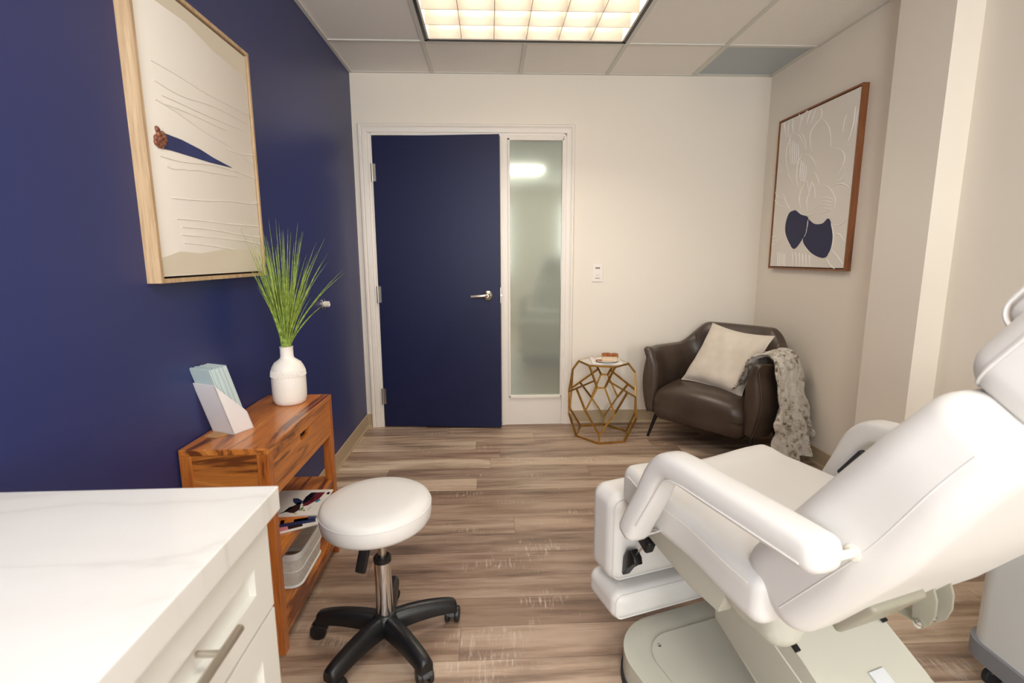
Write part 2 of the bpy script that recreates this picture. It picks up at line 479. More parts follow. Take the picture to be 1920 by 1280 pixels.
# baseboards (cove base, with a toe)
def baseprof(s=1): return [(0, 0), (.014, 0), (.013, .006), (.006, .016), (.004, .1), (0, .103)]
bm = new(); prism(bm, [(XL+u, z) for u, z in baseprof()], 1, REAR, D); struct('baseboard_left', bm, 'base')
bm = new(); prism(bm, [(D-u, z) for u, z in baseprof()], 0, .606, XR)
prism(bm, [(D-u, z) for u, z in baseprof()], 0, XL, -.916); struct('baseboard_back', bm, 'base')
bm = new(); prism(bm, [(XR-u, z) for u, z in baseprof()], 1, 2.48, D); prism(bm, [(XR-u, z) for u, z in baseprof()], 1, REAR, 2.172)
prism(bm, [(1.912-u, z) for u, z in baseprof()], 1, 2.16, 2.49)
prism(bm, [(2.172-u, z) for u, z in baseprof()], 0, 1.9, XR)
struct('baseboard_right', bm, 'base')

# ------------------------------------------------------------------ door, casing, glazed side panel
bm = new()
def casing_profile():      # (offset outward from opening, protrusion)
    return [(0, 0), (0, .012), (.010, .014), (.014, .010), (.020, .016), (.046, .018), (.052, .013), (.060, .020), (.072, .020), (.078, .008), (.078, 0)]
cp = casing_profile()
def casing(bm, x0, x1, z1):
    path = [(x0, 0, -1, 0), (x0, z1, -1, 1), (x1, z1, 1, 1), (x1, 0, 1, 0)]
    rings = []
    for x, z, sx, sz in path:
        rings.append([bm.verts.new((x+sx*o, D-p, z+sz*o)) for o, p in cp])
    for a, b in zip(rings, rings[1:]):
        for k in range(len(cp)-1): bm.faces.new((a[k], a[k+1], b[k+1], b[k]))
casing(bm, -.838, .545, 2.140)
# jambs inside the opening
bx(bm, DX0-.003, -.822, D-.012, D+.12, 0, DZ); bx(bm, DX0, DX1, D-.012, D+.12, 2.138, DZ)
bx(bm, .545, DX1, D-.012, D+.12, 0, DZ)
bx(bm, .083, .107, D-.018, D+.12, 0, 2.14)
struct('trim_2', bm, 'trim')
# door leaf: hinged on the left, slightly ajar into the room
HX, HY = -.822, D-.012
ang = -math.atan2(.088, .897)
door = thing('door_1', '', '', (HX, HY, 0), ang); del door['label']; del door['category']; door['kind'] = 'structure'
bm = new(); bx(bm, .003, .902, 0, .042, .010, 2.130, 0, .0015); obj('door_leaf', bm, 'door', door, False)
for hz in (1.885, 1.02, .245):
    bm = new(); tube(bm, [(-.001, -.008, hz-.06), (-.001, -.008, hz+.06)], .009, 12)
    for q in (-.06, -.02, .02, .06): tube(bm, [(-.001, -.008, hz+q-.002), (-.001, -.008, hz+q+.002)], .0098, 12)
    bx(bm, -.012, .022, -.0015, .004, hz-.06, hz+.06)
    obj('hinge', bm, 'nickel', door)
bm = new()
hx, hz = .902-.092, 1.012
Rm = Matrix.Rotation(PI/2, 3, 'X')
lathe(bm, [(.037, 0), (.037, .004), (.033, .010), (.020, .014), (.017, .016), (.016, .048), (.014, .052), (0.001, .052)], 32, (hx, 0, hz), Rm)
tube(bm, smooth_path([(hx, -.045, hz), (hx-.02, -.055, hz), (hx-.06, -.058, hz-.002), (hx-.115, -.055, hz-.005)], 5), [.012]*6+[.0115]*10, 12)
obj('door_handle', bm, 'nickel', door)
bm = new(); bx(bm, .9, .905, .008, .034, .955, 1.07); box(bm, (.909, .02, 1.012), (.012, .012, .016)); obj('latch_plate', bm, 'nickel', door, False)

win = thing('window_1', '', '', (0, 0, 0)); del win['label']; del win['category']; win['kind'] = 'structure'
bm = new(); GX0, GX1, GZ0, GZ1 = .149, .535, .231, 2.108
bx(bm, .107, GX0, D-.010, D+.05, 0, 2.138); bx(bm, GX1, .548, D-.006, D+.05, 0, 2.138)
bx(bm, GX0, GX1, D-.010, D+.05, 0, GZ0-.012); bx(bm, GX0, GX1, D-.008, D+.05, GZ1+.01, 2.138)
obj('panel_frame', bm, 'trim', win, False)
bm = new()      # glazing beads
b = .014
for (x0, x1, z0, z1) in ((GX0-.012, GX0+.004, GZ0-.014, GZ1+.014), (GX1-.004, GX1+.01, GZ0-.014, GZ1+.014), (GX0-.012, GX1+.01, GZ0-.02, GZ0+.001), (GX0-.012, GX1+.01, GZ1-.001, GZ1+.016)):
    bx(bm, x0, x1, D-.019, D+.01, z0, z1, 0, .003)
obj('glazing_bead', bm, 'trim', win, False)
bm = new(); bx(bm, GX0-.002, GX1+.002, D+.006, D+.012, GZ0-.004, GZ1+.004); obj('pane', bm, 'glass', win, False)

# ------------------------------------------------------------------ ceiling light fixtures
def fixture(y1, label):
    x0, x1, y0 = LX0+.012, LX0+2*T-.012, y1-T+.012; y1 = y1-.012
    t = thing('ceiling_light', label, 'ceiling light', ((x0+x1)/2, (y0+y1)/2, H), 0)
    hx, hy = (x1-x0)/2, (y1-y0)/2
    bm = new(); w = .017       # black reveal frame
    for a in ((-hx, hx, -hy, -hy+w), (-hx, hx, hy-w, hy), (-hx, -hx+w, -hy, hy), (hx-w, hx, -hy, hy)): bx(bm, *a, -.003, .02)
    obj('frame', bm, 'black', t, False)
    bm = new(); w2 = .028      # inner white housing
    for a in ((-hx+w, hx-w, -hy+w, -hy+w2), (-hx+w, hx-w, hy-w2, hy-w), (-hx+w, -hx+w2, -hy+w, hy-w), (hx-w2, hx-w, -hy+w, hy-w)): bx(bm, *a, 0, .155)
    bx(bm, -hx+w, hx-w, -hy+w, hy-w, .150, .155)
    obj('housing', bm, 'housing', t, False)
    ix, iy = hx-w2, hy-w2
    for k in range(3):
        yk = -iy + 2*iy*(k+.5)/3
        bm = new(); tube(bm, [(-ix+.02, yk, .128), (ix-.02, yk, .128)], .0125, 12); obj('fluorescent_tube', bm, 'tube', t)
    bm = new(); nx, ny = 6, 3
    for k in range(1, nx):      # thin fins running front to back
        x = -ix + 2*ix*k/nx; prism(bm, [(x-.0015, .002), (x+.0015, .002), (x+.005, .085), (x-.005, .085)], 1, -iy, iy)
    for k in range(1, ny):      # parabolic cross blades
        y = -iy + 2*iy*k/ny; prism(bm, [(y-.002, .002), (y+.002, .002), (y+.006, .03), (y+.016, .085), (y-.016, .085), (y-.006, .03)], 0, -ix, ix)
    for s in (-1, 1):
        y = s*iy; prism(bm, [(y, .002), (y, .085), (y-s*.016, .085), (y-s*.006, .03), (y-s*.002, .002)], 0, -ix, ix)
    obj('louver', bm, 'louver', t, False)
    return t
fixture(LY0, 'recessed ceiling light with warm lit louver cells above the room')
fixture(LY0-5*T, 'second recessed louver ceiling light behind the viewpoint, out of the photo')

vt = thing('ceiling_vent', 'perforated blue-grey air vent panel in the ceiling corner', 'ceiling vent', (0, 0, 0))
vx0, vx1, vy0, vy1 = LX0+3*T+.012, XR-.02, LY0+.012, D-.02
bm = new()
for a in ((vx0, vx1, vy0, vy0+.012), (vx0, vx1, vy1-.012, vy1), (vx0, vx0+.012, vy0, vy1), (vx1-.012, vx1, vy0, vy1)): bx(bm, *a, H, H+.012)
obj('frame', bm, 'tbar', vt, False)
bm = new(); bx(bm, vx0+.01, vx1-.01, vy0+.01, vy1-.01, H+.004, H+.010); obj('grille', bm, 'vent', vt, False)

# ------------------------------------------------------------------ light switch and wall bumper
t = thing('light_switch', 'white rocker dimmer switch plate on the wall right of the glazed panel', 'light switch', (.807, D, 1.165))
bm = new(); box(bm, (0, -.003, 0), (.082, .006, .125), None, 0, .0025); obj('plate', bm, 'trim', t, False)
bm = new(); box(bm, (0, -.007, 0), (.034, .006, .068), None, 0, .001); obj('rocker', bm, 'trim', t, False)
sg = mat('switch slot grey', (120, 108, 92), .6)
for c_, s_ in (((0, -.0062, .039), (.034, .002, .010)), ((0, -.0102, -.012), (.009, .0012, .003)), ((0, -.0065, -.0365), (.034, .002, .0025))):
    bm = new(); box(bm, c_, s_); obj('indicator_slot', bm, sg, t, False)

t = thing('wall_bumper', 'small round metal door bumper on the navy wall', 'door stop', (XL, 2.93, 1.027))
Ry = Matrix.Rotation(PI/2, 3, 'Y')
bm = new(); lathe(bm, [(.001, 0), (.032, 0), (.032, .004), (.026, .009), (.014, .010), (.001, .010)], 32, (0, 0, 0), Ry); obj('flange', bm, 'chrome', t)
bm = new(); lathe(bm, [(.001, .008), (.0155, .008), (.0165, .018), (.0165, .036), (.012, .038), (.010, .034), (.001, .034)], 28, (0, 0, 0), Ry); obj('rubber_tip', bm, 'cream', t)

# ================================================================== LEFT WALL PICTURE
px0, px1 = 1.462, 2.134; pz0, pz1 = 1.217, 2.058
FX = XL+.040
t = thing('wall_picture', 'large oak-framed relief canvas with a blue wedge and bead cluster on the navy wall', 'picture', (0, 0, 0))
bm = new(); w = .012
for a in ((px0+w, px1-w, pz0, pz0+w), (px0+w, px1-w, pz1-w, pz1), (px0, px0+w, pz0, pz1), (px1-w, px1, pz0, pz1)):
    bx(bm, XL, FX, a[0], a[1], a[2], a[3])
obj('frame', bm, 'oak', t, False)
bm = new(); bx(bm, XL+.002, XL+.012, px0+w, px1-w, pz0+w, pz1-w); obj('backing', bm, 'gapshade', t, False)
CX = FX-.006; g = .006
bm = new(); bx(bm, XL+.012, CX, px0+w+g, px1-w-g, pz0+w+g, pz1-w-g, 0, .002)
def onL(x, y, dx=0): 
    p = hit(x, y, 0, CX); return Vector((CX+dx, p.y, p.z))
ridges = [[(281, 112), (330, 140), (395, 180), (468, 216)], [(288, 150), (340, 180), (400, 200), (470, 235)],
 [(302, 178), (340, 195), (400, 222), (462, 247)], [(290, 185), (330, 210), (380, 245), (430, 275), (476, 310)],
 [(310, 195), (360, 215), (425, 245)], [(300, 292), (340, 303), (400, 310), (440, 321), (476, 334)],
 [(312, 310), (322, 316), (345, 317), (352, 319), (370, 319), (400, 324), (445, 331)], [(320, 371), (380, 376), (430, 377), (470, 382), (485, 379)],
 [(330, 410), (380, 414), (430, 420), (482, 424)], [(340, 425), (400, 431), (450, 440), (487, 445)], [(340, 440), (400, 445), (460, 452), (490, 458)],
 [(345, 455), (390, 460), (440, 468)], [(425, 280), (450, 288), (478, 291)], [(435, 315), (455, 325), (478, 335)]]
for r in ridges:
    pts = [onL(*q, .0002) for q in r]; sp = smooth_path(pts, 6)
    tube(bm, sp, [.0016+.0006*random.random() for _ in sp], 6)
obj('canvas', bm, 'canvas', t, True, 30)
bm = new()      # beige washed patches at the top and bottom of the canvas
def patch(bm, poly, x):
    vs = [bm.verts.new((x, q[0], q[1])) for q in poly]; vb = [bm.verts.new((x-.0008, q[0], q[1])) for q in poly]
    bm.faces.new(vs); bm.faces.new(vb[::-1])
    for i in range(len(vs)): bm.faces.new((vs[i], vb[i], vb[(i+1) % len(vs)], vs[(i+1) % len(vs)]))
def wash(): obj('washed_patch', bm, 'canvas2', t, False)
a0, a1 = px0+w+g+.002, px1-w-g-.002
patch(bm, [(a0, pz0+.021), (a1, pz0+.021), (a1, pz0+.085), (a1-.06, pz0+.105), (a0+.35, pz0+.10), (a0+.2, pz0+.085), (a0+.09, pz0+.09), (a0, pz0+.07)], CX+.0006)
wash(); bm = new()
patch(bm, [(a0, pz1-.021), (a1, pz1-.021), (a1, pz1-.14), (a1-.05, pz1-.09), (a0+.4, pz1-.085), (a0+.25, pz1-.06), (a0+.1, pz1-.065), (a0, pz1-.05)], CX+.0006)
obj('washed_patch', bm, 'canvas2', t, False)
bm = new()
wedge = [(309, 250), (340, 262), (375, 280), (400, 296), (436, 315), (395, 305), (350, 291), (320, 282), (296, 277), (300, 262)]
pp = [onL(*q, .0015) for q in wedge]; pb = [p-Vector((.002, 0, 0)) for p in pp]
v1 = [bm.verts.new(p) for p in pp]; v2 = [bm.verts.new(p) for p in pb]; bm.faces.new(v1); bm.faces.new(v2[::-1])
for i in range(len(v1)): bm.faces.new((v1[i], v2[i], v2[(i+1) % len(v1)], v1[(i+1) % len(v1)]))
obj('blue_wedge', bm, 'wedge', t, False)
bm = new()
for q in ((293, 243), (295, 251), (303, 251), (306, 257), (296, 261), (304, 268), (297, 271), (290, 258), (300, 259), (308, 263), (292, 268), (301, 273)):
    p = onL(*q, .003); r = .0072+.0022*random.random()
    Mm = Matrix.Translation(p) @ Matrix.Rotation(random.random()*3, 4, 'X') @ Matrix.Diagonal((.8, 1.3, .9, 1))
    bmesh.ops.create_icosphere(bm, subdivisions=2, radius=r, matrix=Mm)
obj('bead_cluster', bm, 'copper', t)

# ================================================================== RIGHT WALL PICTURE
RX = 1.999; qy0, qy1, qz0, qz1 = 2.796, 3.590, 1.200, 2.196
t = thing('wall_picture', 'walnut-framed white petal relief canvas with two navy petals on the white wall', 'picture', (0, 0, 0))
bm = new(); w = .010
for a in ((qy0+w, qy1-w, qz0, qz0+w), (qy0+w, qy1-w, qz1-w, qz1), (qy0, qy0+w, qz0, qz1), (qy1-w, qy1, qz0, qz1)): bx(bm, RX, XR, *a)
obj('frame', bm, 'walnut', t, False)
bm = new(); bx(bm, XR-.012, XR-.002, qy0+w, qy1-w, qz0+w, qz1-w); obj('backing', bm, 'gapshade', t, False)
RC = RX+.004; g = .005
bm = new(); bx(bm, RC, XR-.012, qy0+w+g, qy1-w-g, qz0+w+g, qz1-w-g, 0, .002)
def onR(u, v, dx=0):      # u,v in the zoomed crop (4 px per px, origin 1440,200)
    p = hit(1440+u/4, 200+v/4, 0, RC); return Vector((RC-dx, p.y, p.z))
strokes = [[(400, 85), (450, 140), (470, 220), (470, 300)], [(400, 85), (350, 140), (315, 220), (325, 330)], [(400, 0), (405, 45), (400, 85)],
 [(232, 50), (250, 100)], [(310, 10), (260, 80), (232, 180)], [(232, 180), (270, 230), (290, 310)], [(180, 205), (150, 280), (135, 380), (150, 480), (185, 570)],
 [(180, 205), (230, 210), (260, 260), (285, 320)], [(250, 355), (310, 365), (345, 410), (360, 450)], [(255, 355), (225, 430), (215, 520), (225, 600)],
 [(305, 490), (350, 500), (375, 540), (385, 590)], [(295, 550), (255, 610), (235, 690), (245, 760)], [(295, 550), (300, 600), (312, 650)], [(325, 560), (350, 610), (352, 680)],
 [(325, 560), (310, 640), (290, 710), (300, 780)], [(370, 600), (420, 590), (470, 620), (505, 690), (500, 760)], [(465, 600), (520, 580), (570, 580), (615, 610)],
 [(490, 310), (540, 320), (575, 370), (560, 440), (520, 510)], [(80, 485), (130, 495), (165, 525), (185, 570)], [(55, 640), (75, 680), (130, 690)], [(50, 700), (90, 745), (150, 760)],
 [(115, 655), (135, 710), (165, 770)], [(215, 775), (250, 805), (300, 815), (350, 800)], [(350, 760), (390, 730)], [(365, 800), (430, 790), (480, 760)], [(500, 950), (540, 960), (570, 1010)],
 [(490, 885), (540, 885), (585, 855)], [(440, 1140), (470, 1190), (500, 1215)], [(480, 1075), (520, 1120), (560, 1180)], [(455, 840), (480, 900), (490, 990), (465, 1090), (410, 1135)],
 [(300, 850), (290, 940), (258, 1000)], [(130, 900), (135, 960), (160, 1020), (195, 1068)], [(258, 1000), (290, 1060), (340, 1110), (410, 1135)], [(590, 60), (570, 120), (560, 190)], [(655, 0), (640, 130), (600, 260)], [(680, 20), (665, 80), (650, 190)],
 [(25, 1035), (60, 1040), (100, 1010)], [(30, 1000), (60, 1010), (90, 985)], [(30, 975), (55, 980), (80, 960)], [(130, 110), (125, 160), (140, 230)],
 [(160, 100), (150, 170), (155, 230)], [(190, 90), (185, 150), (190, 200)], [(330, 20), (310, 60), (290, 130)], [(360, 20), (340, 70), (320, 120)]]
for k in range(5): strokes.append([(70+14*k, 1085+4*k), (72+14*k, 1150), (74+14*k, 1195)])
for k in range(6): strokes.append([(180+26*k, 1080+6*k), (186+25*k, 1130), (184+26*k, 1200)])
for k in range(5): strokes.append([(170+14*k, 240+10*k), (165+16*k, 340), (175+14*k, 430)])
for k in range(4): strokes.append([(250+12*k, 400+12*k), (240+15*k, 500), (246+10*k, 560)])
for k in range(4): strokes.append([(520+12*k, 560-12*k), (555+6*k, 550-14*k), (585, 535-12*k)])
for k in range(4): strokes.append([(390, 690+25*k), (440, 680+28*k), (495, 700+26*k)])
obj('canvas', bm, 'canvas', t, False); bm = new()
for r in strokes:
    pts = [onR(*q) for q in r]; sp = smooth_path(pts, 5); n = len(sp)
    tube(bm, sp, [.0042*(.35+.65*sin(PI*min(1, max(.05, (i+.5)/n)))) for i in range(n)], 6)
obj('relief_strokes', bm, 'relief', t, True, 50)
def petal(poly):
    bm = new(); sp = smooth_path([onR(*q, .003) for q in poly+[poly[0]]], 6)[:-1]
    v1 = [bm.verts.new(p) for p in sp]; v2 = [bm.verts.new(p+Vector((.0035, 0, 0))) for p in sp]; bm.faces.new(v1); bm.faces.new(v2[::-1])
    for i in range(len(v1)): bm.faces.new((v1[i], v2[i], v2[(i+1) % len(v1)], v1[(i+1) % len(v1)]))
    return bm
obj('navy_petal', petal([(205, 775), (160, 800), (133, 890), (140, 970), (190, 1064), (240, 1020), (280, 940), (298, 860), (296, 825), (240, 800)]), 'pen', t, False)
obj('navy_petal', petal([(305, 843), (300, 900), (264, 1000), (310, 1080), (370, 1122), (430, 1130), (470, 1070), (487, 980), (480, 900), (455, 838), (410, 875), (350, 878)]), 'pen', t, False)

# ================================================================== COUNTER AND CABINET
CY1 = .812; CXE = -.357
t = obj('countertop', (lambda b: (bx(b, XL, CXE, -1.2, CY1, .868, .910, 0, .002), b)[1])(new()), 'quartz', None, False)
tag(t, 'white veined quartz worktop on the drawer cabinet at lower left', 'countertop')
cab = thing('drawer_cabinet', 'white shaker drawer cabinet under the quartz worktop', 'cabinet', (0, 0, 0))
FXc = -.378
bm = new(); bx(bm, XL+.002, FXc-.021, -1.2, CY1-.006, .09, .867); bx(bm, XL+.002, FXc-.08, -1.2, CY1-.01, 0, .09); obj('body', bm, 'cab', cab, False)
def drawer(y0, y1, z0, z1):
    bm = new(); w = .056
    bx(bm, FXc-.019, FXc-.011, y0+w-.002, y1-w+.002, z0+w-.002, z1-w+.002)
    for a in ((y0, y1, z0, z0+w), (y0, y1, z1-w, z1), (y0, y0+w, z0+w, z1-w), (y1-w, y1, z0+w, z1-w)): bx(bm, FXc-.019, FXc, *a)
    dr = obj('drawer', bm, 'cab', cab, False)
    # bevelled reveal
    bm = new(); yc = y1-.303; zc = (z0+z1)/2
    if z1-z0 < .2: zc = (z0+z1)/2+.012
    tube(bm, [(FXc+.033, yc-.13, zc), (FXc+.033, yc+.13, zc)], .006, 14)
    for s in (-.085, .085): tube(bm, [(FXc, yc+s, zc), (FXc+.033, yc+s, zc)], .0045, 12)
    obj('handle', bm, 'nickel', dr)
for y1 in (CY1-.008, CY1-.008-.63):
    y0 = y1-.622
    drawer(y0, y1, .698, .856); drawer(y0, y1, .395, .692); drawer(y0, y1, .10, .389)

# ================================================================== CONSOLE TABLE
TX0, TX1, TY0, TY1, TZ = XL+.004, -.683, 1.500, 2.128, .713
t = thing('console_table', 'narrow reddish acacia wood console table with one drawer beside the navy wall', 'table', ((TX0+TX1)/2, (TY0+TY1)/2, 0))
ox, oy = (TX0+TX1)/2, (TY0+TY1)/2; hx, hy = (TX1-TX0)/2, (TY1-TY0)/2
lw = .036
bm = new(); bx(bm, -hx, hx, -hy, hy, TZ-.020, TZ, 0, .002); obj('tabletop', bm, 'acacia', t, False)
for sx in (-1, 1):
    for sy in (-1, 1):
        cx, cy = sx*(hx-lw/2), sy*(hy-lw/2); z0 = 0
        bm = new(); prism(bm, [(cx-lw/2, .0), (cx+lw/2, .0), (cx+lw/2, TZ-.020), (cx-lw/2, TZ-.020)], 1, cy-lw/2, cy+lw/2, 0, .0015)
        obj('leg', bm, 'acaciaz', t, False)
for sy in (-1, 1):
    bm = new(); yy = sy*(hy-.012); bx(bm, -hx+lw, hx-lw, yy-.008, yy+.004, TZ-.165, TZ-.020); obj('side_panel', bm, 'acaciax', t, False)
bm = new(); bx(bm, hx-.02, hx-.003, -hy+lw, hy-lw, TZ-.050, TZ-.020); bx(bm, hx-.02, hx-.003, -hy+lw, hy-lw, TZ-.172, TZ-.150)
bx(bm, -hx+.002, -hx+.018, -hy+lw, hy-lw, TZ-.172, TZ-.020)
obj('apron_rail', bm, 'acacia', t, False)
bm = new(); dz0, dz1 = TZ-.148, TZ-.052; s0, s1 = -.045, .050
# drawer front with a finger cut-out in its top edge
prism(bm, [(-hy+lw+.002, dz0), (hy-lw-.002, dz0), (hy-lw-.002, dz1), (s1, dz1), (s1-.004, dz1-.026), (s0+.004, dz1-.026), (s0, dz1), (-hy+lw+.002, dz1)], 0, hx-.022, hx-.004)
bx(bm, -hx+.03, hx-.03, -hy+lw+.006, hy-lw-.006, dz0, dz0+.01)
obj('drawer', bm, 'acacia', t, False)
bm = new(); bx(bm, hx-.045, hx-.026, -hy+lw, hy-lw, dz0, dz1+.002); obj('drawer_painted_shade', bm, 'gapshade', t, False)  # dark sheet painted as the shade behind the finger cut-out
bm = new(); bx(bm, -hx+.006, hx-.006, -hy+.008, hy-.008, .318, .346, 0, .001); obj('shelf', bm, 'acacia', t, False)
bm = new(); bx(bm, -hx+.006, hx-.002, -hy+.008, hy-.008, .052, .078, 0, .001); obj('shelf', bm, 'acacia', t, False)

# vase
vc = hit(539, 761, 2, TZ); VX, VY = -.806, 2.005
t = obj('vase', (lambda b: (lathe(b, [(.001, 0), (.050, 0), (.058, .006), (.063, .022), (.0645, .05), (.0645, .105), (.0635, .112), (.0635, .128), (.060, .148), (.050, .166), (.036, .176), (.0265, .184), (.0245, .192), (.0245, .226), (.026, .229), (.0235, .230), (.021, .2), (.022, .05), (.001, .05)], 56), b)[1])(new()), 'cream')
t.location = (VX, VY, TZ); tag(t, 'cream ceramic bottle vase with a dotted shoulder on the console table', 'vase')
bm = new(); rr = random.Random(3)
for ring, (r, z) in enumerate(((.0643, .116), (.0635, .123), (.0628, .130), (.0610, .1365), (.0585, .143), (.0560, .149), (.0525, .155), (.048, .161), (.0435, .166))):
    n = int(2*PI*r/.0085)
    for k in range(n):
        a = 2*PI*(k+.5*(ring % 2))/n
        bmesh.ops.create_icosphere(bm, subdivisions=1, radius=.0034, matrix=Matrix.Translation((r*cos(a), r*sin(a), z)))
obj('dotted_texture', bm, 'cream', t)
# grass
bm = new(); rr = random.Random(11)
for k in range(125):
    # blades rise through the neck and fan out above it
    a = rr.uniform(0, 2*PI); L = rr.uniform(.22, .50); lean = abs(rr.gauss(0, .31))
    if k % 8 == 0: lean += .25
    lean = min(lean, .8); L *= 1-.25*lean
    dx, dy = cos(a)*lean, sin(a)*lean
    if dx < -.2: dx = -.2+.1*rr.random()
    r0 = .018*math.sqrt(rr.random()); p0 = Vector((r0*cos(a), r0*sin(a), .235)); wd = rr.uniform(.0018, .0032); m = 8
    pts = [Vector((p0.x*.5, p0.y*.5, .10))]
    for j in range(m+1):
        s = j/m; bend = s**1.6*.5 + s*.5
        pts.append(Vector((p0.x+dx*L*bend*1.05, p0.y+dy*L*bend*1.05, .235+L*(s-.2*lean*s*s))))
    tube(bm, pts, [wd*.6]+[wd*(.6+.4*min(1, 3*j/m))*(1-.93*max(0, (j/m-.4)/.6)) for j in range(m+1)], 4, True)
t = obj('ornamental_grass', bm, 'grass'); t.location = (VX, VY, TZ)
tag(t, 'tuft of long thin green grass blades standing in the cream vase', 'plant')

# brochure holder (leaning magazine file) and brochures
N = Vector((-.846, 1.631, TZ)); e1 = Vector((.41, .912, 0)).normalized(); e2 = Vector((-.912, .41, 0)).normalized()
nn = e2
def sl(x, y, off=0):        # a photo point on the side face plane (through N, spanned by e1 and z)
    return hitp(x, y, N+e2*off, nn)
def slc(x, y):
    p = sl(x, y)-N; return p.dot(e1), p.z
A1 = slc(401, 723); A2 = slc(459, 767); A3 = slc(464, 772); A4 = slc(477, 808)
prof = [(0, 0), (A4[0], 0.0), A3, A2, A1]
Wd = .098
def hp(u, z, v): return N + e1*u + Vector((0, 0, z)) + e2*v
hold = thing('brochure_holder', 'white cardboard leaflet file box leaning back on the console table', 'brochure holder', N)
def Lc(p): return p-N
bm = new(); th = .0025
for v0 in (0, Wd-th):
    v1 = [bm.verts.new(Lc(hp(u, z, v0))) for u, z in prof]; v2 = [bm.verts.new(Lc(hp(u, z, v0+th))) for u, z in prof]
    bm.faces.new(v1); bm.faces.new(v2[::-1])
    for i in range(5): bm.faces.new((v1[i], v2[i], v2[(i+1) % 5], v1[(i+1) % 5]))
def slab(bm, p, q, th=.0025):      # wall of the box between profile points p and q
    d = Vector((q[0]-p[0], q[1]-p[1])).normalized(); n2 = Vector((-d.y, d.x))
    c = [hp(p[0], p[1], 0), hp(q[0], q[1], 0), hp(q[0]+n2.x*th, q[1]+n2.y*th, 0), hp(p[0]+n2.x*th, p[1]+n2.y*th, 0)]
    v1 = [bm.verts.new(Lc(x)) for x in c]; v2 = [bm.verts.new(Lc(x+e2*Wd)) for x in c]
    bm.faces.new(v1); bm.faces.new(v2[::-1])
    for i in range(4): bm.faces.new((v1[i], v2[i], v2[(i+1) % 4], v1[(i+1) % 4]))
slab(bm, prof[4], prof[0]); slab(bm, prof[0], prof[1]); slab(bm, prof[1], prof[2]); 
obj('box', bm, 'holder', hold, False)
bm = new()       # loose bottom flap
q = [N-e1*.004+e2*.02, N-e1*.004+e2*.085, N-e1*.05+e2*.075, N-e1*.045+e2*.028]
v = [bm.verts.new(Lc(x)+Vector((0, 0, .0008))) for x in q]; v2 = [bm.verts.new(Lc(x)+Vector((0, 0, .0028))) for x in q]
bm.faces.new(v); bm.faces.new(v2[::-1])
for i in range(4): bm.faces.new((v[i], v2[i], v2[(i+1) % 4], v[(i+1) % 4]))
obj('flap', bm, 'kraft', hold, False)
up = Vector((A1[0], A1[1])).normalized(); nrm = Vector((up.y, -up.x)); Lb = .232
mb = [mat('leaflet pale blue', (188, 204, 202), .5), mat('leaflet grey blue', (170, 188, 190), .5), mat('leaflet white', (198, 208, 206), .5)]
nb = 14; wdt = (A4[0]-.012)*up.y
for k in range(nb):
    o0 = .004+ (wdt)*k/nb*1.0; tt = wdt/nb*.97
    dz = random.uniform(-.002, .002); dv = random.uniform(.003, .008)
    bm = new()
    base = Vector((0, .004)) + nrm*o0
    base = base + up*max(0, (.004-base.y)/up.y) + up*.002
    c2 = [base, base+nrm*tt, base+nrm*tt+up*(Lb+dz-o0*.25), base+up*(Lb+dz-o0*.25)]
    v1 = [bm.verts.new(Lc(hp(q.x, max(q.y, .0035), dv))) for q in c2]; v2 = [bm.verts.new(Lc(hp(q.x, max(q.y, .0035), Wd-.006))) for q in c2]
    bm.faces.new(v1); bm.faces.new(v2[::-1])
    for i in range(4): bm.faces.new((v1[i], v2[i], v2[(i+1) % 4], v1[(i+1) % 4]))
    o = obj('brochure', bm, mb[k % 3 if k < nb-1 else 0], None, False); o.location = N
    if k == nb-1: tag(o, 'front pale blue leaflet showing its printed cover in the cardboard file', 'brochure', 'leaflets in the cardboard file')
    elif k == 0: tag(o, 'rearmost leaflet against the tall back of the cardboard file', 'brochure', 'leaflets in the cardboard file')
    else: tag(o, 'pale leaflet packed inside the stack between front and rearmost leaflets', 'brochure', 'leaflets in the cardboard file')

# ---- magazines on the middle shelf
SZ = .3465
mats_mag = [mat('magazine white', (228, 224, 216), .3), mat('magazine navy', (34, 44, 84), .3), mat('magazine dark brown', (50, 26, 24), .3), mat('magazine maroon', (104, 28, 38), .3),
            mat('magazine green', (110, 138, 60), .3), mat('magazine black', (24, 24, 30), .3), mat('magazine yellow', (196, 168, 60), .3), mat('magazine pink', (214, 130, 140), .3), mat('magazine orange', (196, 112, 40), .3), mat('magazine teal', (60, 130, 150), .3)]
def magz(z, th, rot, cx, cy, label, shapes, base=0, L=.262, W=.205):
    t = thing('magazine', label, 'magazine', (cx, cy, z), rot, 'magazines on the console shelf')
    bm = new(); bx(bm, -W/2, W/2, -L/2, L/2, 0, th, 0, .0006); obj('pages', bm, mats_mag[base], t, False)
    if shapes:
        bm = new()
        for mi, poly in shapes:
            vs = [bm.verts.new(((u-.5)*W, (v-.5)*L, th+.0004)) for u, v in poly]; f = bm.faces.new(vs); f.material_index = mi
        obj('cover_print', bm, mats_mag, t, False, fix=False)
    return t
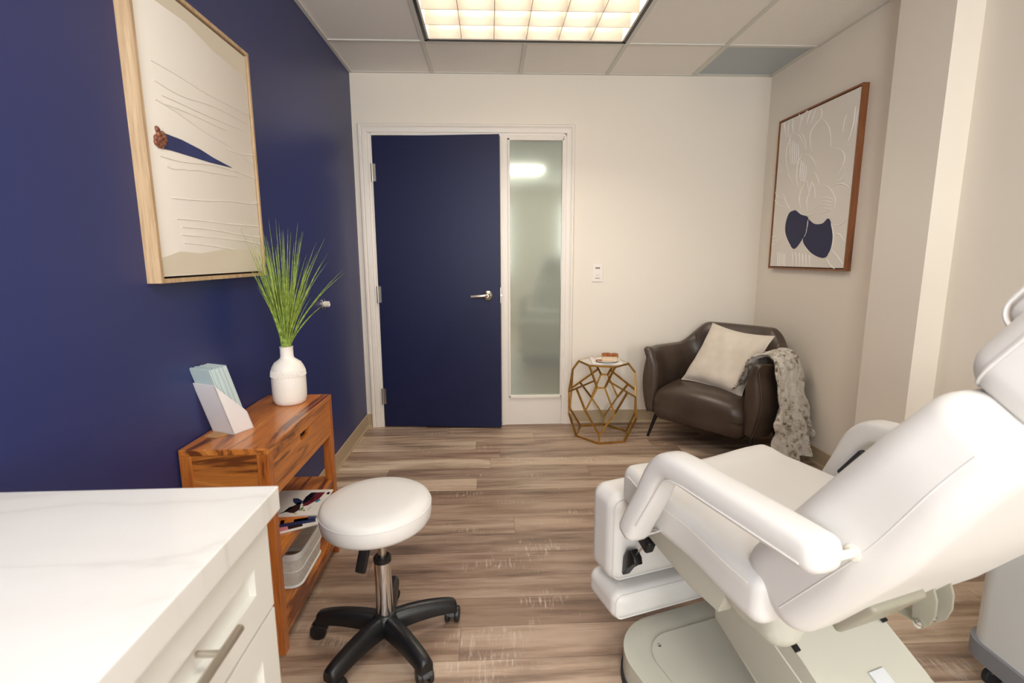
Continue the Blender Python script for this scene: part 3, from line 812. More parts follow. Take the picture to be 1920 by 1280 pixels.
cover = [(1, [(.35, .12), (.5, .2), (.62, .34), (.58, .45), (.45, .4), (.35, .25)]), (4, [(.52, .33), (.6, .33), (.6, .4), (.52, .42)]),
 (2, [(.85, .15), (.9, .3), (.93, .42), (.8, .5), (.62, .44), (.55, .4), (.62, .3), (.72, .22)]), (5, [(.96, .03), (.86, .15), (.7, .2), (.66, .27), (.7, .3), (.88, .2)]),
 (5, [(.12, .48), (.12, .62), (.45, .6), (.6, .48), (.5, .42), (.3, .42)]), (3, [(.12, .62), (.12, .84), (.4, .8), (.65, .62), (.68, .5), (.55, .5), (.45, .6)]),
 (0, [(.18, .48), (.18, .56), (.22, .56), (.22, .48)]), (0, [(.26, .46), (.26, .58), (.31, .58), (.31, .46)]), (0, [(.35, .44), (.35, .56), (.40, .56), (.40, .44)]), (0, [(.44, .43), (.44, .53), (.49, .53), (.49, .43)]),
 (0, [(.28, .63), (.50, .60), (.50, .615), (.28, .645)]), (0, [(.28, .66), (.48, .63), (.48, .645), (.28, .675)]),
 (9, [(.4, .78), (.44, .86), (.55, .8), (.5, .74)]), (4, [(.72, .5), (.85, .5), (.82, .58), (.7, .56)]), (3, [(.8, .6), (.86, .6), (.84, .66)]), (6, [(.92, .44), (.97, .44), (.97, .5), (.92, .5)]),
 (5, [(.66, .70), (.80, .68), (.80, .685), (.66, .705)]), (5, [(.70, .73), (.84, .71), (.84, .72), (.70, .74)]), (5, [(.12, .9), (.22, .9), (.22, .97), (.12, .97)]), (0, [(.13, .91), (.21, .91), (.21, .93), (.13, .93)])]
cover = [(m_, [(u, .42+.58*v) for u, v in p_]) for m_, p_ in cover]
magz(SZ, .006, -PI/2+.48, -.784, 1.737, 'pink and white magazine at the bottom of the pile, rim showing', [(7, [(.6, .3), (.97, .3), (.97, .62), (.6, .62)]), (2, [(.6, .62), (.97, .62), (.97, .8), (.6, .8)])])
magz(SZ+.006, .005, -PI/2+.30, -.790, 1.775, 'magazine with a navy spine and orange edge in the middle of the pile', [(8, [(.4, .3), (.93, .3), (.93, .9), (.4, .9)]), (6, [(.8, .55), (.93, .55), (.93, .6), (.8, .6)]), (4, [(.84, .72), (.93, .72), (.93, .9), (.84, .9)])], 1)
magz(SZ+.011, .006, -PI/2+.01, -.772, 1.848, 'open-faced magazine with a horse rider cover on top of the pile', cover)

# ---- mesh basket on the lower shelf
bk = thing('mesh_basket', 'white perforated plastic basket on the lower shelf of the console table', 'basket', (-.800, 1.86, .078))
def basket_ring(s, z, w0=.100, l0=.150, r=.035): return [Vector((x, y, z)) for x, y in rrect(-w0*s, w0*s, -l0*s, l0*s, r, 8)]
bm = new(); prev = None
for s, z in ((.80, .0), (.84, .008), (.90, .07), (.96, .13)):
    ring = [bm.verts.new(p) for p in basket_ring(s, z)]
    if prev:
        for i in range(len(ring)): bm.faces.new((prev[i], prev[(i+1) % len(ring)], ring[(i+1) % len(ring)], ring[i]))
    else: bm.faces.new(ring)
    prev = ring
obj('mesh_wall', bm, 'mesh', bk)
bm = new()
for s, z0, z1 in ((.965, .125, .150),):
    r0 = basket_ring(s, z0); r1 = basket_ring(s+.02, z1); r2 = basket_ring(s+.05, z1+.001); r3 = basket_ring(s+.02, z0-.002)
    vr = [[bm.verts.new(p) for p in r] for r in (r0, r1, r2, r3)]
    n = len(r0)
    for a in range(4):
        for i in range(n): bm.faces.new((vr[a][i], vr[a][(i+1) % n], vr[(a+1) % 4][(i+1) % n], vr[(a+1) % 4][i]))
obj('rim', bm, 'cart', bk)
bm = new(); pts = basket_ring(.845, .006); tube(bm, pts+[pts[0]], .005, 8); 
for z, s in ((.07, .9),): pts = basket_ring(s+.002, z); tube(bm, pts+[pts[0]], .002, 6)
obj('base_rib', bm, 'cart', bk)

# ================================================================== STOOL
SC = Vector((-.362, 1.535, 0))
st = thing('stool', 'round white padded rolling stool with black five-star base', 'stool', SC)
bm = new(); lathe(bm, [(.001, .440), (.158, .440), (.168, .444), (.174, .454), (.177, .472), (.177, .496), (.173, .509), (.161, .517), (.12, .523), (.06, .526), (.001, .5265)], 72)
Mt = Matrix.Translation((-.014, .012, 0)) @ Matrix.Translation((0, 0, .48)) @ Matrix.Rotation(math.radians(-1.5), 4, 'Y') @ Matrix.Rotation(math.radians(1.2), 4, 'X') @ Matrix.Translation((0, 0, -.48))
bmesh.ops.transform(bm, matrix=Mt, verts=bm.verts[:]); seat = obj('seat', bm, 'vinyl', st)
bm = new(); pts = [Mt @ Vector((.1765*cos(a), .1765*sin(a), .498)) for a in [2*PI*k/64 for k in range(65)]]; tube(bm, pts, .0016, 6); obj('piping', bm, 'vinyl', seat)
bm = new(); box(bm, (0, 0, .436), (.11, .09, .012)); lathe(bm, [(.020, .40), (.020, .436)], 20); obj('seat_plate', bm, 'black', st)
bm = new(); tube(bm, [(0, 0, .30), (0, 0, .45)], .0135, 24); obj('gas_piston', bm, 'nickel', st)
bm = new(); lathe(bm, [(.0275, .09), (.0275, .308), (.024, .311), (.0135, .311)], 32); obj('column', bm, 'chrome', st)
bm = new(); lathe(bm, [(.029, .308), (.029, .322), (.024, .327), (.0137, .327)], 28); obj('collar', bm, 'black', st)
bm = new(); tube(bm, smooth_path([(-.02, -.03, .436), (-.03, -.06, .43), (-.036, -.075, .41)], 4), .0045, 8)
softbox(bm, (.034, .014, .090), .007, Matrix.Translation((-.040, -.085, .366)) @ Matrix.Rotation(.22, 4, 'Y'), None, 4, 3); obj('height_lever', bm, 'black', st)
bm = new(); lathe(bm, [(.001, .052), (.035, .054), (.045, .066), (.043, .105), (.034, .122), (.028, .125)], 36); obj('hub', bm, 'black', st)
for k in range(5):
    a = math.radians(23+72*k); d = Vector((cos(a), sin(a), 0)); sd = Vector((-sin(a), cos(a), 0))
    path = smooth_path([d*.018+V(0, 0, .088), d*.08+V(0, 0, .093), d*.15+V(0, 0, .090), d*.215+V(0, 0, .080), d*.246+V(0, 0, .071)], 4)
    bm = new(); n = len(path); rings = []
    for i, p in enumerate(path):
        s = i/(n-1); w = .029*(1-s)+.023*s; hh = .031*(1-s)+.018*s; sect = [(-w, -hh), (-w, -hh*.1), (-w*.72, hh*.75), (-w*.35, hh), (w*.35, hh), (w*.72, hh*.75), (w, -hh*.1), (w, -hh)]
        if i == n-1: sect = [(x*.8, y*.9) for x, y in sect]
        rings.append([bm.verts.new(p+sd*x+V(0, 0, y)) for x, y in sect])
    for r0, r1 in zip(rings, rings[1:]):
        for j in range(8): bm.faces.new((r0[j], r0[(j+1) % 8], r1[(j+1) % 8], r1[j]))
    bm.faces.new(rings[0]); bm.faces.new(rings[-1][::-1])
    bmesh.ops.bevel(bm, geom=[e for e in bm.edges if len(e.link_faces) == 2 and e.calc_face_angle() > .5], offset=.004, segments=2, affect='EDGES')
    obj('leg', bm, 'black', st)
    # twin wheel caster with hood
    c0 = d*.232; ca = a + (1.1, 2.4, .3, 1.9, 2.8)[k]
    Mc = Matrix.Translation(c0) @ Matrix.Rotation(ca, 4, 'Z')
    bm = new(); Rx = Matrix.Rotation(PI/2, 3, 'X')
    tube(bm, [Mc @ V(0, 0, .035), Mc @ V(0, 0, .066)], .007, 10)
    # hood: half cylinder shell over the wheels
    hs = []
    for j in range(11):
        q = -.35 + (PI+.1)*j/10
        hs.append([bm.verts.new(Mc @ V(.012+.0295*cos(q), y, .0275+.0295*sin(q))) for y in (-.010, .010)])
    for j in range(10): bm.faces.new((hs[j][0], hs[j][1], hs[j+1][1], hs[j+1][0]))
    box_v = box(bm, (0, 0, 0), (.02, .012, .02)); bmesh.ops.transform(bm, matrix=Mc @ Matrix.Translation((.010, 0, .035)), verts=box_v)
    cst = obj('caster', bm, 'black', st)
    for s in (-1, 1):
        bm = new(); R2 = Mc.to_3x3() @ Matrix.Rotation(PI/2, 3, 'X')
        lathe(bm, [(.001, -.007), (.021, -.009), (.0265, -.006), (.0275, 0), (.0265, .006), (.021, .009), (.001, .009)], 28, Mc @ V(.012, s*.017, .0276), R2)
        obj('wheel', bm, 'black', cst)

# ================================================================== GOLD SIDE TABLE
GC = Vector((.808, 3.532, 0)); GH = .545
gt = thing('side_table', 'geometric gold wire side table with mirrored hexagonal top', 'side table', GC)
vd = Vector((GC.x, GC.y, 0)).normalized()     # away from the viewpoint
def gp(x, y, off):       # photo point on the vertical plane at distance off in front of the table centre
    return hitp(x, y, GC - vd*off, vd) - GC
top = [hit(*q, 2, GH-.006)-GC for q in ((1087, 675), (1105, 685), (1153, 688), (1179, 680))]
top += [Vector((-p.x, -p.y, p.z)) for p in (top[1], top[2])]
T0, T1, T2, T3, T4, T5 = top      # T4 = back right (opposite T1), T5 = back left (opposite T2)
c = (T0+T3)/2; T0 = T0-Vector((c.x, c.y, 0)); T3 = T3-Vector((c.x, c.y, 0))
bot = [hit(*q, 2, .007)-GC for q in ((1123, 831), (1080, 816), (1171, 827))]
B0, B1, B5 = bot
c = Vector((-B0.x, -B0.y, B0.z)), Vector((-B1.x, -B1.y, B1.z)), Vector((-B5.x, -B5.y, B5.z))
B3, B4, B2 = c
def opp(p): return Vector((-p.x, -p.y, p.z))
S1 = gp(1120, 727, .205); S2 = gp(1134, 727, .205)
Q1 = gp(1097.5, 770, .20); Q2 = gp(1152, 776, .20); K = gp(1123, 815.6, .22)
LL = gp(1066.8, 734, .06); LV = gp(1066.8, 775, .05); LS = gp(1074, 692, 0)
RL = gp(1191.5, 744, .09); RV = gp(1193, 784, .08); RS = gp(1191, 698, 0)
JL = T1.lerp(S1, .68); JR = T2.lerp(S2, .67); ML = LL.lerp(JL, .3); MR = RL.lerp(JR, .3)
front = [(T1, S1), (T2, S2), (S1, S2), (S1, Q1), (S2, Q2), (Q1, K), (Q2, K), (K, B0), (LL, JL), (RL, JR), (ML, Q1), (MR, Q2), (LL, LV), (LV, B1), (RL, RV), (RV, B5), (T0, LS), (T3, RS), (LS, LL), (RS, RL)]
segs = [(T0, T1), (T1, T2), (T2, T3), (T3, T4), (T4, T5), (T5, T0), (B0, B1), (B1, B2), (B2, B3), (B3, B4), (B4, B5), (B5, B0)]
segs += front + [(opp(a), opp(b)) for a, b in front if (a, b) not in ((T0, LS), (T3, RS))]
segs += [(LS, opp(RL)), (RS, opp(LL))]
segs = [s for s in segs if not (s[0] == opp(RS) or s[0] == opp(LS))]
bm = new()
for a, b in segs:
    d = (b-a).normalized()*.003
    tube(bm, [a-d, b+d], .0082, 4, True, 0, None, PI/4)
obj('wire_frame', bm, 'gold', gt, False)
bm = new(); cc = sum((p for p in (T0, T1, T2, T3, T4, T5)), Vector())/6
ring = [p+(cc-p)*.03 for p in (T0, T1, T2, T3, T4, T5)]
v1 = [bm.verts.new(Vector((p.x, p.y, GH-.004))) for p in ring]; v2 = [bm.verts.new(Vector((p.x, p.y, GH+.0005))) for p in ring]
bm.faces.new(v1); bm.faces.new(v2[::-1])
for i in range(6): bm.faces.new((v1[i], v1[(i+1) % 6], v2[(i+1) % 6], v2[i]))
obj('mirror_top', bm, 'tabletopglass', gt, False)
# booklet, plate, dessert
gz = GH+.001
pa, pb = hit(1111, 682.5, 2, gz), hit(1167, 683, 2, gz)
bd = (pb-pa).normalized(); bn = Vector((-bd.y, bd.x, 0))
bl = (pb-pa).length; bw = .225
bk_ = thing('booklet', 'white booklet with red lettering lying on the mirrored side table', 'booklet', pa)
bm = new(); Rb = Matrix((bd, bn, Vector((0, 0, 1)))).transposed()
box(bm, bd*bl/2+bn*bw/2+V(0, 0, .0025), (bl, bw, .005), Rb, 0, .0005); obj('pages', bm, 'blanketwhite', bk_, False)
cu = bpy.data.curves.new('title_lettering', 'FONT'); cu.body = 'BEST'; cu.size = .042; cu.extrude = .0002
tx = bpy.data.objects.new('title_lettering', cu); C.objects.link(tx); tx.parent = bk_
tx_m = Matrix.Translation(bd*.018+bn*(bw-.05)+V(0, 0, .0054)) @ Rb.to_4x4()
cu.materials.append(mat('faded red print', (176, 96, 84), .5))
bpy.context.view_layer.update()
tm = bpy.data.meshes.new_from_object(tx); bpy.data.objects.remove(tx)
tm.transform(tx_m); tx = bpy.data.objects.new('title_lettering', tm); C.objects.link(tx); tx.parent = bk_
pc = hit(1137, 676, 2, gz+.012); pl = obj('plate', (lambda b: (lathe(b, [(.001, 0), (.040, 0), (.046, .002), (.074, .010), (.080, .014), (.078, .0155), (.045, .006), (.001, .005)], 40), b)[1])(new()), 'cream')
pl.location = (pc.x, pc.y, gz+.0052); tag(pl, 'small white plate on the booklet holding the dessert', 'plate')
ds = thing('dessert_slice', 'slice of crumb-topped cake on the small white plate', 'cake', (pc.x+.026, pc.y+.010, gz+.0115), -.22)
bm = new(); softbox(bm, (.112, .070, .036), .006, Matrix.Translation((0, 0, .018)), lambda p: p*(1+.04*sin(p.x*140)*cos(p.y*90)), 10, 3); obj('cake_base', bm, 'cake', ds)
bm = new(); rr = random.Random(5)
softbox(bm, (.116, .074, .012), .004, Matrix.Translation((0, 0, .040)), None, 8, 2)
for k in range(110): bmesh.ops.create_icosphere(bm, subdivisions=1, radius=rr.uniform(.003, .0055), matrix=Matrix.Translation((rr.uniform(-.054, .054), rr.uniform(-.034, .034), .045+rr.uniform(-.002, .003))))
obj('crumb_topping', bm, 'crumb', ds)
cr = obj('cookie', (lambda b: (softbox(b, (.042, .030, .010), .005, Matrix.Translation((0, 0, .005)), None, 6, 3), b)[1])(new()), 'crumb')
cr.location = (pc.x-.058, pc.y-.016, gz+.0135); tag(cr, 'small brown crumbled piece beside the cake slice on the plate', 'cake piece')

# ================================================================== ARMCHAIR
AX = Vector((.62, -.785, 0)).normalized(); AY = Vector((-AX.y, AX.x, 0))
AO = Vector((1.350, 3.165, 0)); arot = math.atan2(AX.y, AX.x)
ac = thing('armchair', 'dark brown leather tub armchair with black splayed legs in the far right corner', 'armchair', AO, arot)
def sm(t): t = max(0, min(1, t)); return t*t*(3-2*t)
# shell path in plan: front of left arm -> back -> front of right arm
hwF, hwB, dep = .395, .335, .560
def plan(s):       # s in [0,1] ; returns x,y
    pts = [(-hwF+.02, .0), (-hwF-.005, .14), (-hwF+.012, .28), (-hwF+.035, .40), (-hwB+.03, .49), (-hwB+.11, .535), (-.10, .553), (.10, .553), (hwB-.11, .535), (hwB-.03, .49), (hwF-.035, .40), (hwF-.012, .28), (hwF+.005, .14), (hwF-.02, .0)]
    n = len(pts)-1; u = s*n; i = min(int(u), n-1); f = u-i
    P = [Vector((*pts[max(0, min(n, j))], 0)) for j in (i-1, i, i+1, i+2)]
    return .5*((2*P[1])+(P[2]-P[0])*f+(2*P[0]-5*P[1]+4*P[2]-P[3])*f*f+(-P[0]+3*P[1]-3*P[2]+P[3])*f**3)
def topz(s):
    a = min(s, 1-s)          # distance from arm tip
    return .640 + .155*sm((a-.22)/.17) + .012*sm(1-a/.06)
def shell(bm, s0, s1, n, cap0=True, cap1=True):
    rings = []
    for i in range(n+1):
        s = s0+(s1-s0)*i/n; p = plan(s); q = plan(min(1, s+.004)); r = plan(max(0, s-.004))
        t = (q-r).normalized(); nrm = Vector((t.y, -t.x, 0)); cen = Vector((0, .27, 0))
        if (p-cen).dot(nrm) < 0: nrm = -nrm      # outward
        zt = topz(s); zb = .165+.03*sm((.12-min(s, 1-s))/.12)
        a = min(s, 1-s); tipf = sm(a/.03)
        th = .052
        ring = []
        sec = []
        m = 9
        for k in range(m+1):           # outer side bottom->top, flaring out at mid height
            v = k/m; z = zb+(zt-zb)*v
            out = .030*sin(PI*min(1, v*1.15)) - .020*(1-v)**2 + .022*sm((v-.9)/.1)
            sec.append((out+.012, z))
        sec.append((.022, zt+.010)); sec.append((-.010, zt+.006))
        for k in range(m, -1, -1):
            v = k/m; z = zb+(zt-zb)*v
            inn = -th + .020*sin(PI*v)*-.8 + .030*sm((v-.75)/.25)
            sec.append((inn, z))
        for o, z in sec: ring.append(bm.verts.new(p+nrm*o+V(0, 0, z)))
        rings.append(ring)
    m = len(rings[0])
    for a, b in zip(rings, rings[1:]):
        for k in range(m): bm.faces.new((a[k], a[(k+1) % m], b[(k+1) % m], b[k]))
    for flag, r, d in ((cap0, rings[0], -1), (cap1, rings[-1], 1)):
        if not flag: bm.faces.new(r); continue
        # bulging padded front face of the arm
        cy = -.030
        c = sum((v.co for v in r), Vector())/m
        prev = r
        for q, s_ in ((.55, .93), (.85, .75), (1.0, .45)):
            ring = [bm.verts.new(Vector((c.x+(v.co.x-c.x)*s_, v.co.y+cy*q, c.z+(v.co.z-c.z)*(1-(1-s_)*.35)))) for v in r]
            for k in range(m): bm.faces.new((prev[k], prev[(k+1) % m], ring[(k+1) % m], ring[k]))
            prev = ring
        bm.faces.new(prev)
bm = new(); shell(bm, 0, .30, 26, True, False); arml = obj('armrest', bm, 'leather', ac, True, 60)
bm = new(); shell(bm, .30, .70, 30, False, False); ab = obj('backrest', bm, 'leather', ac, True, 60)
bm = new(); shell(bm, .70, 1, 26, False, True); armr = obj('armrest', bm, 'leather', ac, True, 60)
# seams on the arm fronts
for s_, par in ((0, arml), (1, armr)):
    bm = new(); p = plan(s_); sx = -1 if s_ == 0 else 1
    pts = [(p.x+sx*(.014+.030*sin(PI*min(1, v*1.15))-.02*(1-v)**2), -.006, .19+.455*v) for v in [k/12 for k in range(13)]]
    tube(bm, pts, .004, 6)
    pts = [(p.x-sx*.052, -.006, .30+.345*v) for v in [k/12 for k in range(13)]]; tube(bm, pts, .003, 6)
    obj('seam', bm, 'leather', par)
def seatfn(p):
    q = p.copy()
    if p.z > 0: q.z += .022*cos(PI*p.x/.66)*(1-(p.y/.6)**2)
    t = sm((.02-p.y)/.30)           # front waterfall
    if p.z < 0: q.z += .0
    q.y += -.035*cos(PI*p.x/.9)*t
    q.z += -.03*t*abs(p.x/.3)**2 * (1 if p.z > 0 else .3)
    q.x *= 1-.09*sm((p.y-.05)/.25)
    if p.z < 0: q.z -= -.02*sm((p.y)/.25)
    return q
bm = new(); softbox(bm, (.665, .535, .245), .085, Matrix.Translation((0, .235, .285)), seatfn, 16, 7); obj('seat', bm, 'leather', ac, True, 60)
bm = new(); softbox(bm, (.60, .50, .05), .02, Matrix.Translation((0, .27, .175)), None, 6, 3); obj('underframe', bm, 'blackmetal', ac)
for sx, y, ox_, oy_ in ((-1, .05, -.045, -.03), (1, .10, .02, .0), (-1, .45, -.02, .03), (1, .45, .02, .03)):
    bm = new(); x = sx*(.33 if sx < 0 else .32); tube(bm, [(x, y, .17), (x+ox_, y+oy_, 0)], [.014, .009], 14); obj('leg', bm, 'blackmetal', ac)

# pillow : leans on the back, corners taken at seat and back contact
def cushion(S, thick, n=26):
    bm = new(); g = {}
    for sd in (1, -1):
        for i in range(n+1):
            for j in range(n+1):
                u, v = 2*i/n-1, 2*j/n-1
                pin = 1-.075*(1-u*u)*0
                x = u*(1-.07*(1-abs(v)**2.2)*0 -   .11*(1-v*v)*abs(u)); y = v*(1-.11*(1-u*u)*abs(v))
                h = ((1-u**4)*(1-v**4))**.55
                w = .0025*sin(9*u+4*v)+.002*sin(13*v-3*u)
                z = sd*(thick/2*h) + w*h
                key = (i, j) if i in (0, n) or j in (0, n) else (i, j, sd)
                if key not in g: g[key] = bm.verts.new((x*S/2, y*S/2, z))
    for sd in (1, -1):
        for i in range(n):
            for j in range(n):
                q = [g[k] if k in g else g[(*k, sd)] for k in ((i, j), (i+1, j), (i+1, j+1), (i, j+1))]
                bm.faces.new(q if sd > 0 else q[::-1])
    # piping around the edge
    per = [g[(i, 0)].co for i in range(n)]+[g[(n, j)].co for j in range(n)]+[g[(n-i, n)].co for i in range(n)]+[g[(0, n-j)].co for j in range(n)]
    tube(bm, per+[per[0]], .0035, 6)
    return bm
pw = obj('throw_pillow', cushion(.47, .15), 'cloth')
nrm = (-AY*.80 + V(0, 0, .55)).normalized()
nrm = (nrm + AX*(-.10)).normalized()
xa = (AX - nrm*AX.dot(nrm)).normalized(); ya = nrm.cross(xa)
ra = math.radians(-9); xr = xa*cos(ra)+ya*sin(ra); yr = nrm.cross(xr)
Mp = Matrix((xr, yr, nrm)).transposed().to_4x4(); Mp.translation = AO + AX*.045 + AY*.275 + V(0, 0, .600)
pw.matrix_world = Mp
tag(pw, 'square ivory pillow tilted on one corner in the brown armchair', 'pillow')

# fur throw over the right arm
def throw():
    bm = new(); nu, nv = 90, 46; rr = random.Random(4)
    prof = smooth_path([(.20, 0, .435), (.235, 0, .47), (.290, 0, .575), (.322, 0, .645), (.375, 0, .678), (.428, 0, .655), (.453, 0, .57), (.464, 0, .45), (.468, 0, .32), (.470, 0, .20), (.470, 0, .10), (.475, 0, .035)], 8)
    L = [0]
    for a, b in zip(prof, prof[1:]): L.append(L[-1]+(b-a).length)
    def P(u):
        t = u*L[-1]
        for i in range(len(prof)-1):
            if L[i+1] >= t: f = (t-L[i])/(L[i+1]-L[i]+1e-9); return prof[i].lerp(prof[i+1], f), (prof[i+1]-prof[i]).normalized()
        return prof[-1], (prof[-1]-prof[-2]).normalized()
    rows = []
    for i in range(nu+1):
        u = i/nu; p, t = P(u); n = Vector((-t.z, 0, t.x));  n = n if n.z > -.2 and (n.x > 0 or n.z > 0) else -n
        row = []
        down = sm((u-.45)/.55)
        yc = .20 + .02*sm(u*2) + .03*down; w = .25 + .12*sm((u-.1)/.3)
        for j in range(nv+1):
            v = j/nv
            ed = .018*sin(u*23+v*3)+.012*sin(u*41)
            y = yc + (v-.5)*w + ed*(abs(v-.5)*2)
            fold = (.026*sin(v*21+1.3*sin(u*4))+.009*sin(v*39+u*5))*(.35+.9*down)
            q = p + n*(.012+fold+.010*sin(u*50+7*sin(v*9))*down)
            x = q.x + .09*down*v
            zz = q.z - .0
            if u > .93: zz += .02*sin(v*12)*(u-.93)/.07
            zz += .16*down*max(0, (v-.72)/.28)**1.3*sm((u-.72)/.28)
            wx = AO.x+x*AX.x+y*AY.x
            if wx > 1.992: y -= (wx-1.992)/AY.x
            row.append(bm.verts.new((x, y, max(.012, zz))))
        rows.append(row)
    for i in range(nu):
        for j in range(nv): bm.faces.new((rows[i][j], rows[i+1][j], rows[i+1][j+1], rows[i][j+1]))
    return bm
tw = obj('fur_throw', throw(), 'fur', None, True, 80); tw.location = AO; tw.rotation_euler = (0, 0, arot)
sol = tw.modifiers.new('thickness', 'SOLIDIFY'); sol.thickness = .012; sol.offset = 1
tex = bpy.data.textures.new('fur_lumps', 'CLOUDS'); tex.noise_scale = .032
sb = tw.modifiers.new('sub', 'SUBSURF'); sb.levels = 2; sb.render_levels = 2
dm = tw.modifiers.new('lumps', 'DISPLACE'); dm.texture = tex; dm.strength = .010; dm.texture_coords = 'LOCAL'
tag(tw, 'mottled cream and brown faux fur throw draped over the armchair arm', 'blanket')

# ================================================================== TREATMENT CHAIR
th_ = math.radians(17); TO = Vector((.41, 1.42, 0))
tc = thing('treatment_chair', 'white reclining treatment chair with padded armrests on a grey-beige lift base', 'treatment chair', TO, -PI/2+th_)
# local x = towards the head end, y = towards the far side
# base
bm = new(); prism(bm, rrect(-.045, 1.10, -.045, .615, .17, 12), 2, .022, .098, 0, .022, 5); base = obj('base', bm, 'plastic', tc)
bm = new(); prism(bm, rrect(-.050, 1.105, -.050, .620, .172, 12), 2, .0, .024); obj('rubber_skirt', bm, 'rubber', base)
bm = new(); prism(bm, rrect(.045, 1.0, .03, .54, .10, 10), 2, .094, .106, 0, .005, 3); obj('base_cover', bm, 'plastic', base)
for yy in (.075, .50):
    bm = new(); lathe(bm, [(.001, 0), (.007, 0), (.007, .002), (.001, .004)], 14, (.085, yy, .1055)); obj('screw', bm, 'chrome', base)
# lift link
bm = new(); prism(bm, [(.22, .44), (.24, .30), (.395, .23), (.72, .105), (1.05, .10), (1.03, .125), (.6, .337), (.45, .418), (.42, .46)], 1, .135, .425, 0, .006, 3); lk = obj('lift_arm', bm, 'plastic', tc)
for yy in (.134, .426):
    bm = new(); tube(bm, [(.41, yy, .385), (.56, yy, .318), (.8, yy, .20)], .0015, 6); obj('cover_seam', bm, 'thread', lk)
for yy in (.138, .420):
    bm = new(); box(bm, (.475, yy, .414), (.05, .012, .008), Matrix.Rotation(math.radians(28), 3, 'Y')); obj('slot_trim', bm, 'black', lk)
bm = new(); box(bm, (.585, .30, .3485), (.052, .045, .002), Matrix.Rotation(math.radians(28), 3, 'Y')); obj('sticker', bm, mat('faded clear label', (214, 218, 220), .3), lk, False)
# frame and housing under the seat
bm = new(); prism(bm, [(.03, .535), (.03, .475), (.25, .430), (.36, .43), (.40, .53)], 1, .03, .075, 0, .006); prism(bm, [(.03, .535), (.03, .475), (.25, .430), (.36, .43), (.40, .53)], 1, .50, .545, 0, .006)
bx(bm, .05, .10, .07, .51, .475, .515); obj('seat_frame', bm, 'plastic', tc, True, 30)
bm = new(); softbox(bm, (.195, .10, .115), .046, Matrix.Translation((.440, .078, .500)), lambda p: Vector((p.x, p.y, p.z+.35*max(0, -p.x-.02)*(1 if p.z < 0 else 0))), 8, 6); obj('side_cover', bm, 'plastic', tc)
bm = new(); softbox(bm, (.195, .10, .115), .046, Matrix.Translation((.440, .492, .500)), lambda p: Vector((p.x, p.y, p.z+.35*max(0, -p.x-.02)*(1 if p.z < 0 else 0))), 8, 6); obj('side_cover', bm, 'plastic', tc)
# seat cushion
def seatf(p):
    q = p.copy(); v = p.y/.29
    wz = sm((p.z/.049+.6)/1.6)
    q.z += wz*(.030*(abs(v)**2.0)*sm(1.25-abs(v)) + .012)
    q.z -= .012*sm((p.x)/.28)
    q.y *= 1+.05*sm(p.x/.25) - .04*sm((-p.x-.1)/.2)
    q.z += .010*sm((-p.x-.18)/.06)*wz
    q.z -= .02*sm((-p.x-.22)/.08)*(1-abs(v))
    return q
bm = new(); softbox(bm, (.580, .585, .098), .032, Matrix.Translation((.240, .285, .578)), seatf, 20, 5); sc_ = obj('seat_cushion', bm, 'vinyl', tc, True, 70)
for k in (-1, 1):
    bm = new(); tube(bm, [Matrix.Translation((.240, .285, .580)) @ seatf(Vector((x, k*.2915, .026))) for x in [-.25+.02*i for i in range(26)]], .0016, 6); obj('seam', bm, 'thread', sc_)
# backrest
ph = math.radians(54); eL = Vector((cos(ph), 0, sin(ph))); eN = Vector((-sin(ph), 0, cos(ph))); B0_ = Vector((.535, 0, .60))
def bmat(s, b_, n_): 
    m = Matrix((eL, Vector((0, 1, 0)), eN)).transposed().to_4x4(); m.translation = B0_+eL*s+V(0, b_, 0)+eN*n_; return m
def backf(p):
    q = p.copy(); u = p.x/.29; v = p.y/.29
    wz = sm((p.z/.0825+.7)/1.7)
    q.z += wz*(.018*(1-v*v)*(1-u*u) + .016*abs(v)**2*sm(1.4-abs(v)) + .006)
    q.y *= 1-.05*sm((u-.5)/.5)
    q.z += (1-wz)*.030*sm((u+.1)/1.1)
    return q
bm = new(); softbox(bm, (.59, .585, .165), .048, bmat(.258, .288, .006), backf, 18, 6); bc = obj('back_cushion', bm, 'vinyl', tc, True, 70)
for k in (-1, 1):
    bm = new(); tube(bm, [bmat(.258, .288, .006) @ backf(Vector((x, k*.2922, -.030))) for x in [-.25+.02*i for i in range(26)]], .0018, 6); obj('seam', bm, 'vinyl', bc)
bm = new(); softbox(bm, (.12, .15, .022), .010, bmat(.045, .180, -.080), None, 6, 3)
obj('back_frame', bm, 'plastic2', tc)
# head section and neck pillow
def headf(p):
    q = p.copy(); v = p.y/.24
    if p.z > 0: q.z += .015*(1-v*v)
    return q
bm = new(); softbox(bm, (.25, .50, .150), .050, bmat(.668, .300, .050), headf, 12, 6); hd = obj('headrest', bm, 'vinyl', tc, True, 70)
bm = new(); pts = [bmat(.668, .300, .050) @ Vector((x, y, .040)) for x, y in rrect(-.124, .124, -.249, .249, .05, 6)]; tube(bm, pts+[pts[0]], .003, 6); obj('piping', bm, 'vinyl', hd)
bm = new(); softbox(bm, (.16, .44, .075), .037, bmat(.700, .318, .122), None, 10, 6); npl = obj('neck_cushion', bm, 'vinyl', tc, True, 70)
bm = new(); pts = [bmat(.700, .318, .122) @ Vector((x, -.218, z)) for x, z in rrect(-.072, .072, -.03, .03, .029, 6)]; tube(bm, pts+[pts[0]], .003, 6); obj('piping', bm, 'vinyl', npl)
